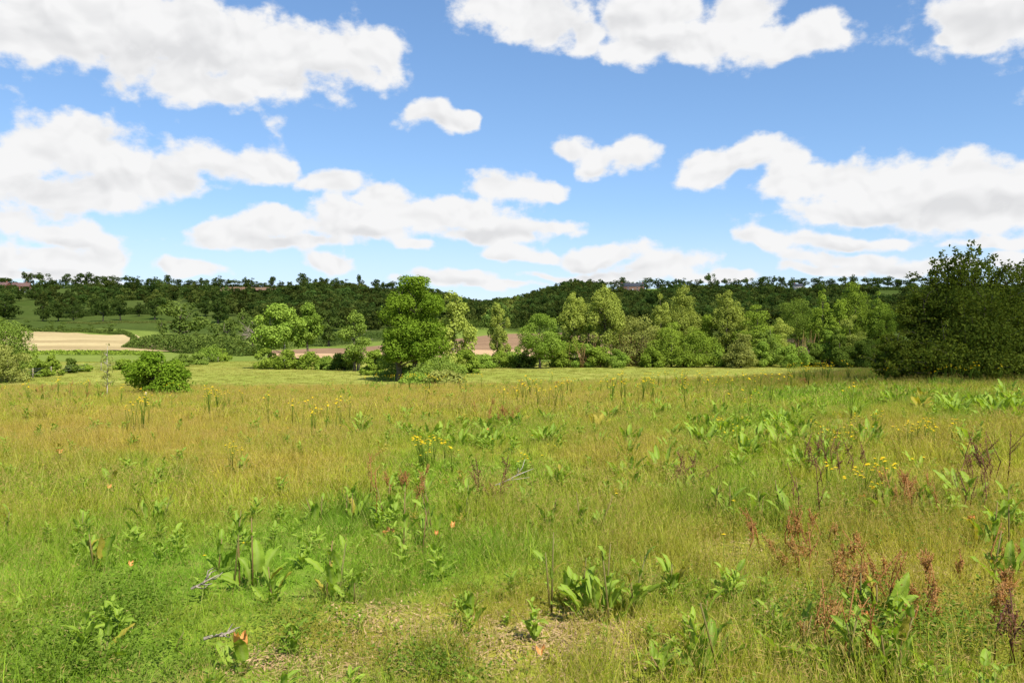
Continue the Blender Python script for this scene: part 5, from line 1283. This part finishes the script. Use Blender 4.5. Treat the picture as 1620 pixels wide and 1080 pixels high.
# withered orange leaves
for px, py, L, up, lab in [(607, 872, .10, .6, 'bright orange crumpled leaf left of the tall-leaved dock'), (690, 870, .06, .5, 'small orange leaf at the foot of the tall-leaved dock'), (715, 858, .07, .8, 'red-orange leaf right of the tall-leaved dock'), (383, 1070, .12, 1.1, 'orange and cream upright leaf at the bottom edge'), (206, 925, .06, .4, 'orange leaf flat in the left grass'),
                      (95, 730, .14, .3, 'pinkish orange leaf far left in rusty grass'), (566, 690, .14, .3, 'small orange leaf in the rusty grass left of the green band'), (172, 790, .08, .5, 'red leaf under the thin upright left dock'), (770, 690, .12, .4, 'small red leaf in the middle green band'), (1533, 850, .08, .7, 'orange leaf beside the big right edge dock'), (1360, 815, .09, .9, 'orange leaf standing in the lush right grass'), (1360, 1020, .07, .8, 'yellow-orange leaf among the bottom right docks'), (858, 1070, .08, .3, 'pale brown curled leaf at the bottom middle')]:
    x, y, z = at_px(px, py); rng = np.random.default_rng(int(px)); mb = MB(); V, Q, ve, P, PQ, PT = dock_leaf(rng, wid=.6, curl=1.6, stalk=.2, fold=.7, wave=.3)
    mb.add(V, Q, vein=ve, rnd=rng.random()); mb.add(P, PQ, PT, vein=1.0, rnd=.5)
    o = link('withered_leaf', mb.mesh('withered_leaf', M['orange'], True), None, (x, y, z + .13)); o.rotation_euler = (.3, -up, rng.random() * 6.28); o.scale = (L, L, L)
    tag(o, lab, 'leaf')

# straw, clods and low herbs on the thin ground at the front
def litter():
    rng = np.random.default_rng(31); P, S = [], []
    mb = MB()
    for (cx, cy, rx, ry, n) in [(800, 1015, 260, 60, 2600), (620, 980, 110, 45, 900), (930, 1000, 130, 45, 1200), (1180, 885, 130, 35, 700), (460, 1045, 110, 35, 700), (1240, 965, 110, 50, 900), (1450, 920, 170, 50, 900), (130, 990, 110, 40, 250)]:
        u = rng.normal(size=(n, 2)) * .55
        for a, b in u:
            px, py = cx + a * rx, cy + b * ry
            d = EYE / max((py - CY) / F - .026, .05); x = (px - CX) / F * d
            P.append((x, d))
    P = np.array(P); z = height(P[:, 0], P[:, 1]); n = len(P)
    P3 = np.stack([P[:, 0], P[:, 1], z + rng.uniform(.004, .03, n)], 1)
    k = rng.random(n) < .6
    V, Q = leaf_quads(P3[k], rng.normal(size=(k.sum(), 3)) * .35 + [0, 0, 1], .07, .006, rng); mb.add(V, Q, rnd=np.repeat(rng.random(k.sum()), 4), vein=0.0)
    V, Q = leaf_quads(P3[~k], rng.normal(size=((~k).sum(), 3)) * .5 + [0, 0, 1], .026, .014, rng); mb.add(V, Q, rnd=np.repeat(rng.random((~k).sum()), 4), vein=0.0)
    tag(link('dry_litter', mb.mesh('dry_litter', M['straw'])), 'dead straw and leaf scraps on the thin ground at the front', 'litter', None, 'stuff')
    # low clover-like herbs
    mb = MB(); P = []
    for (cx, cy, rx, ry, n) in [(120, 1045, 190, 60, 900), (680, 1060, 90, 28, 240), (200, 960, 90, 40, 400), (1330, 830, 160, 40, 900), (1480, 1040, 150, 50, 900), (480, 1000, 90, 40, 250), (1300, 1000, 110, 50, 500), (1400, 860, 200, 40, 600), (800, 900, 300, 60, 350)]:
        u = rng.normal(size=(n, 2)) * .6
        for a, b in u:
            d = EYE / max((cy + b * ry - CY) / F - .026, .05); P.append(((cx + a * rx - CX) / F * d, d))
    P = np.array(P); z = height(P[:, 0], P[:, 1]); n = len(P); h = rng.uniform(.03, .16, n)
    for q in range(4):
        off = rng.normal(size=(n, 3)) * [.03, .03, .02]; P3 = np.stack([P[:, 0], P[:, 1], z + h], 1) + off
        V, Q = leaf_quads(P3, rng.normal(size=(n, 3)) * .45 + [0, 0, 1], .024, .016, rng); mb.add(V, Q, rnd=np.repeat(rng.random(n), 4))
    tag(link('ground_herbs', mb.mesh('ground_herbs', M['herb'])), 'low clover-like herbs between the grass at the front', 'herbs', None, 'stuff')
litter()
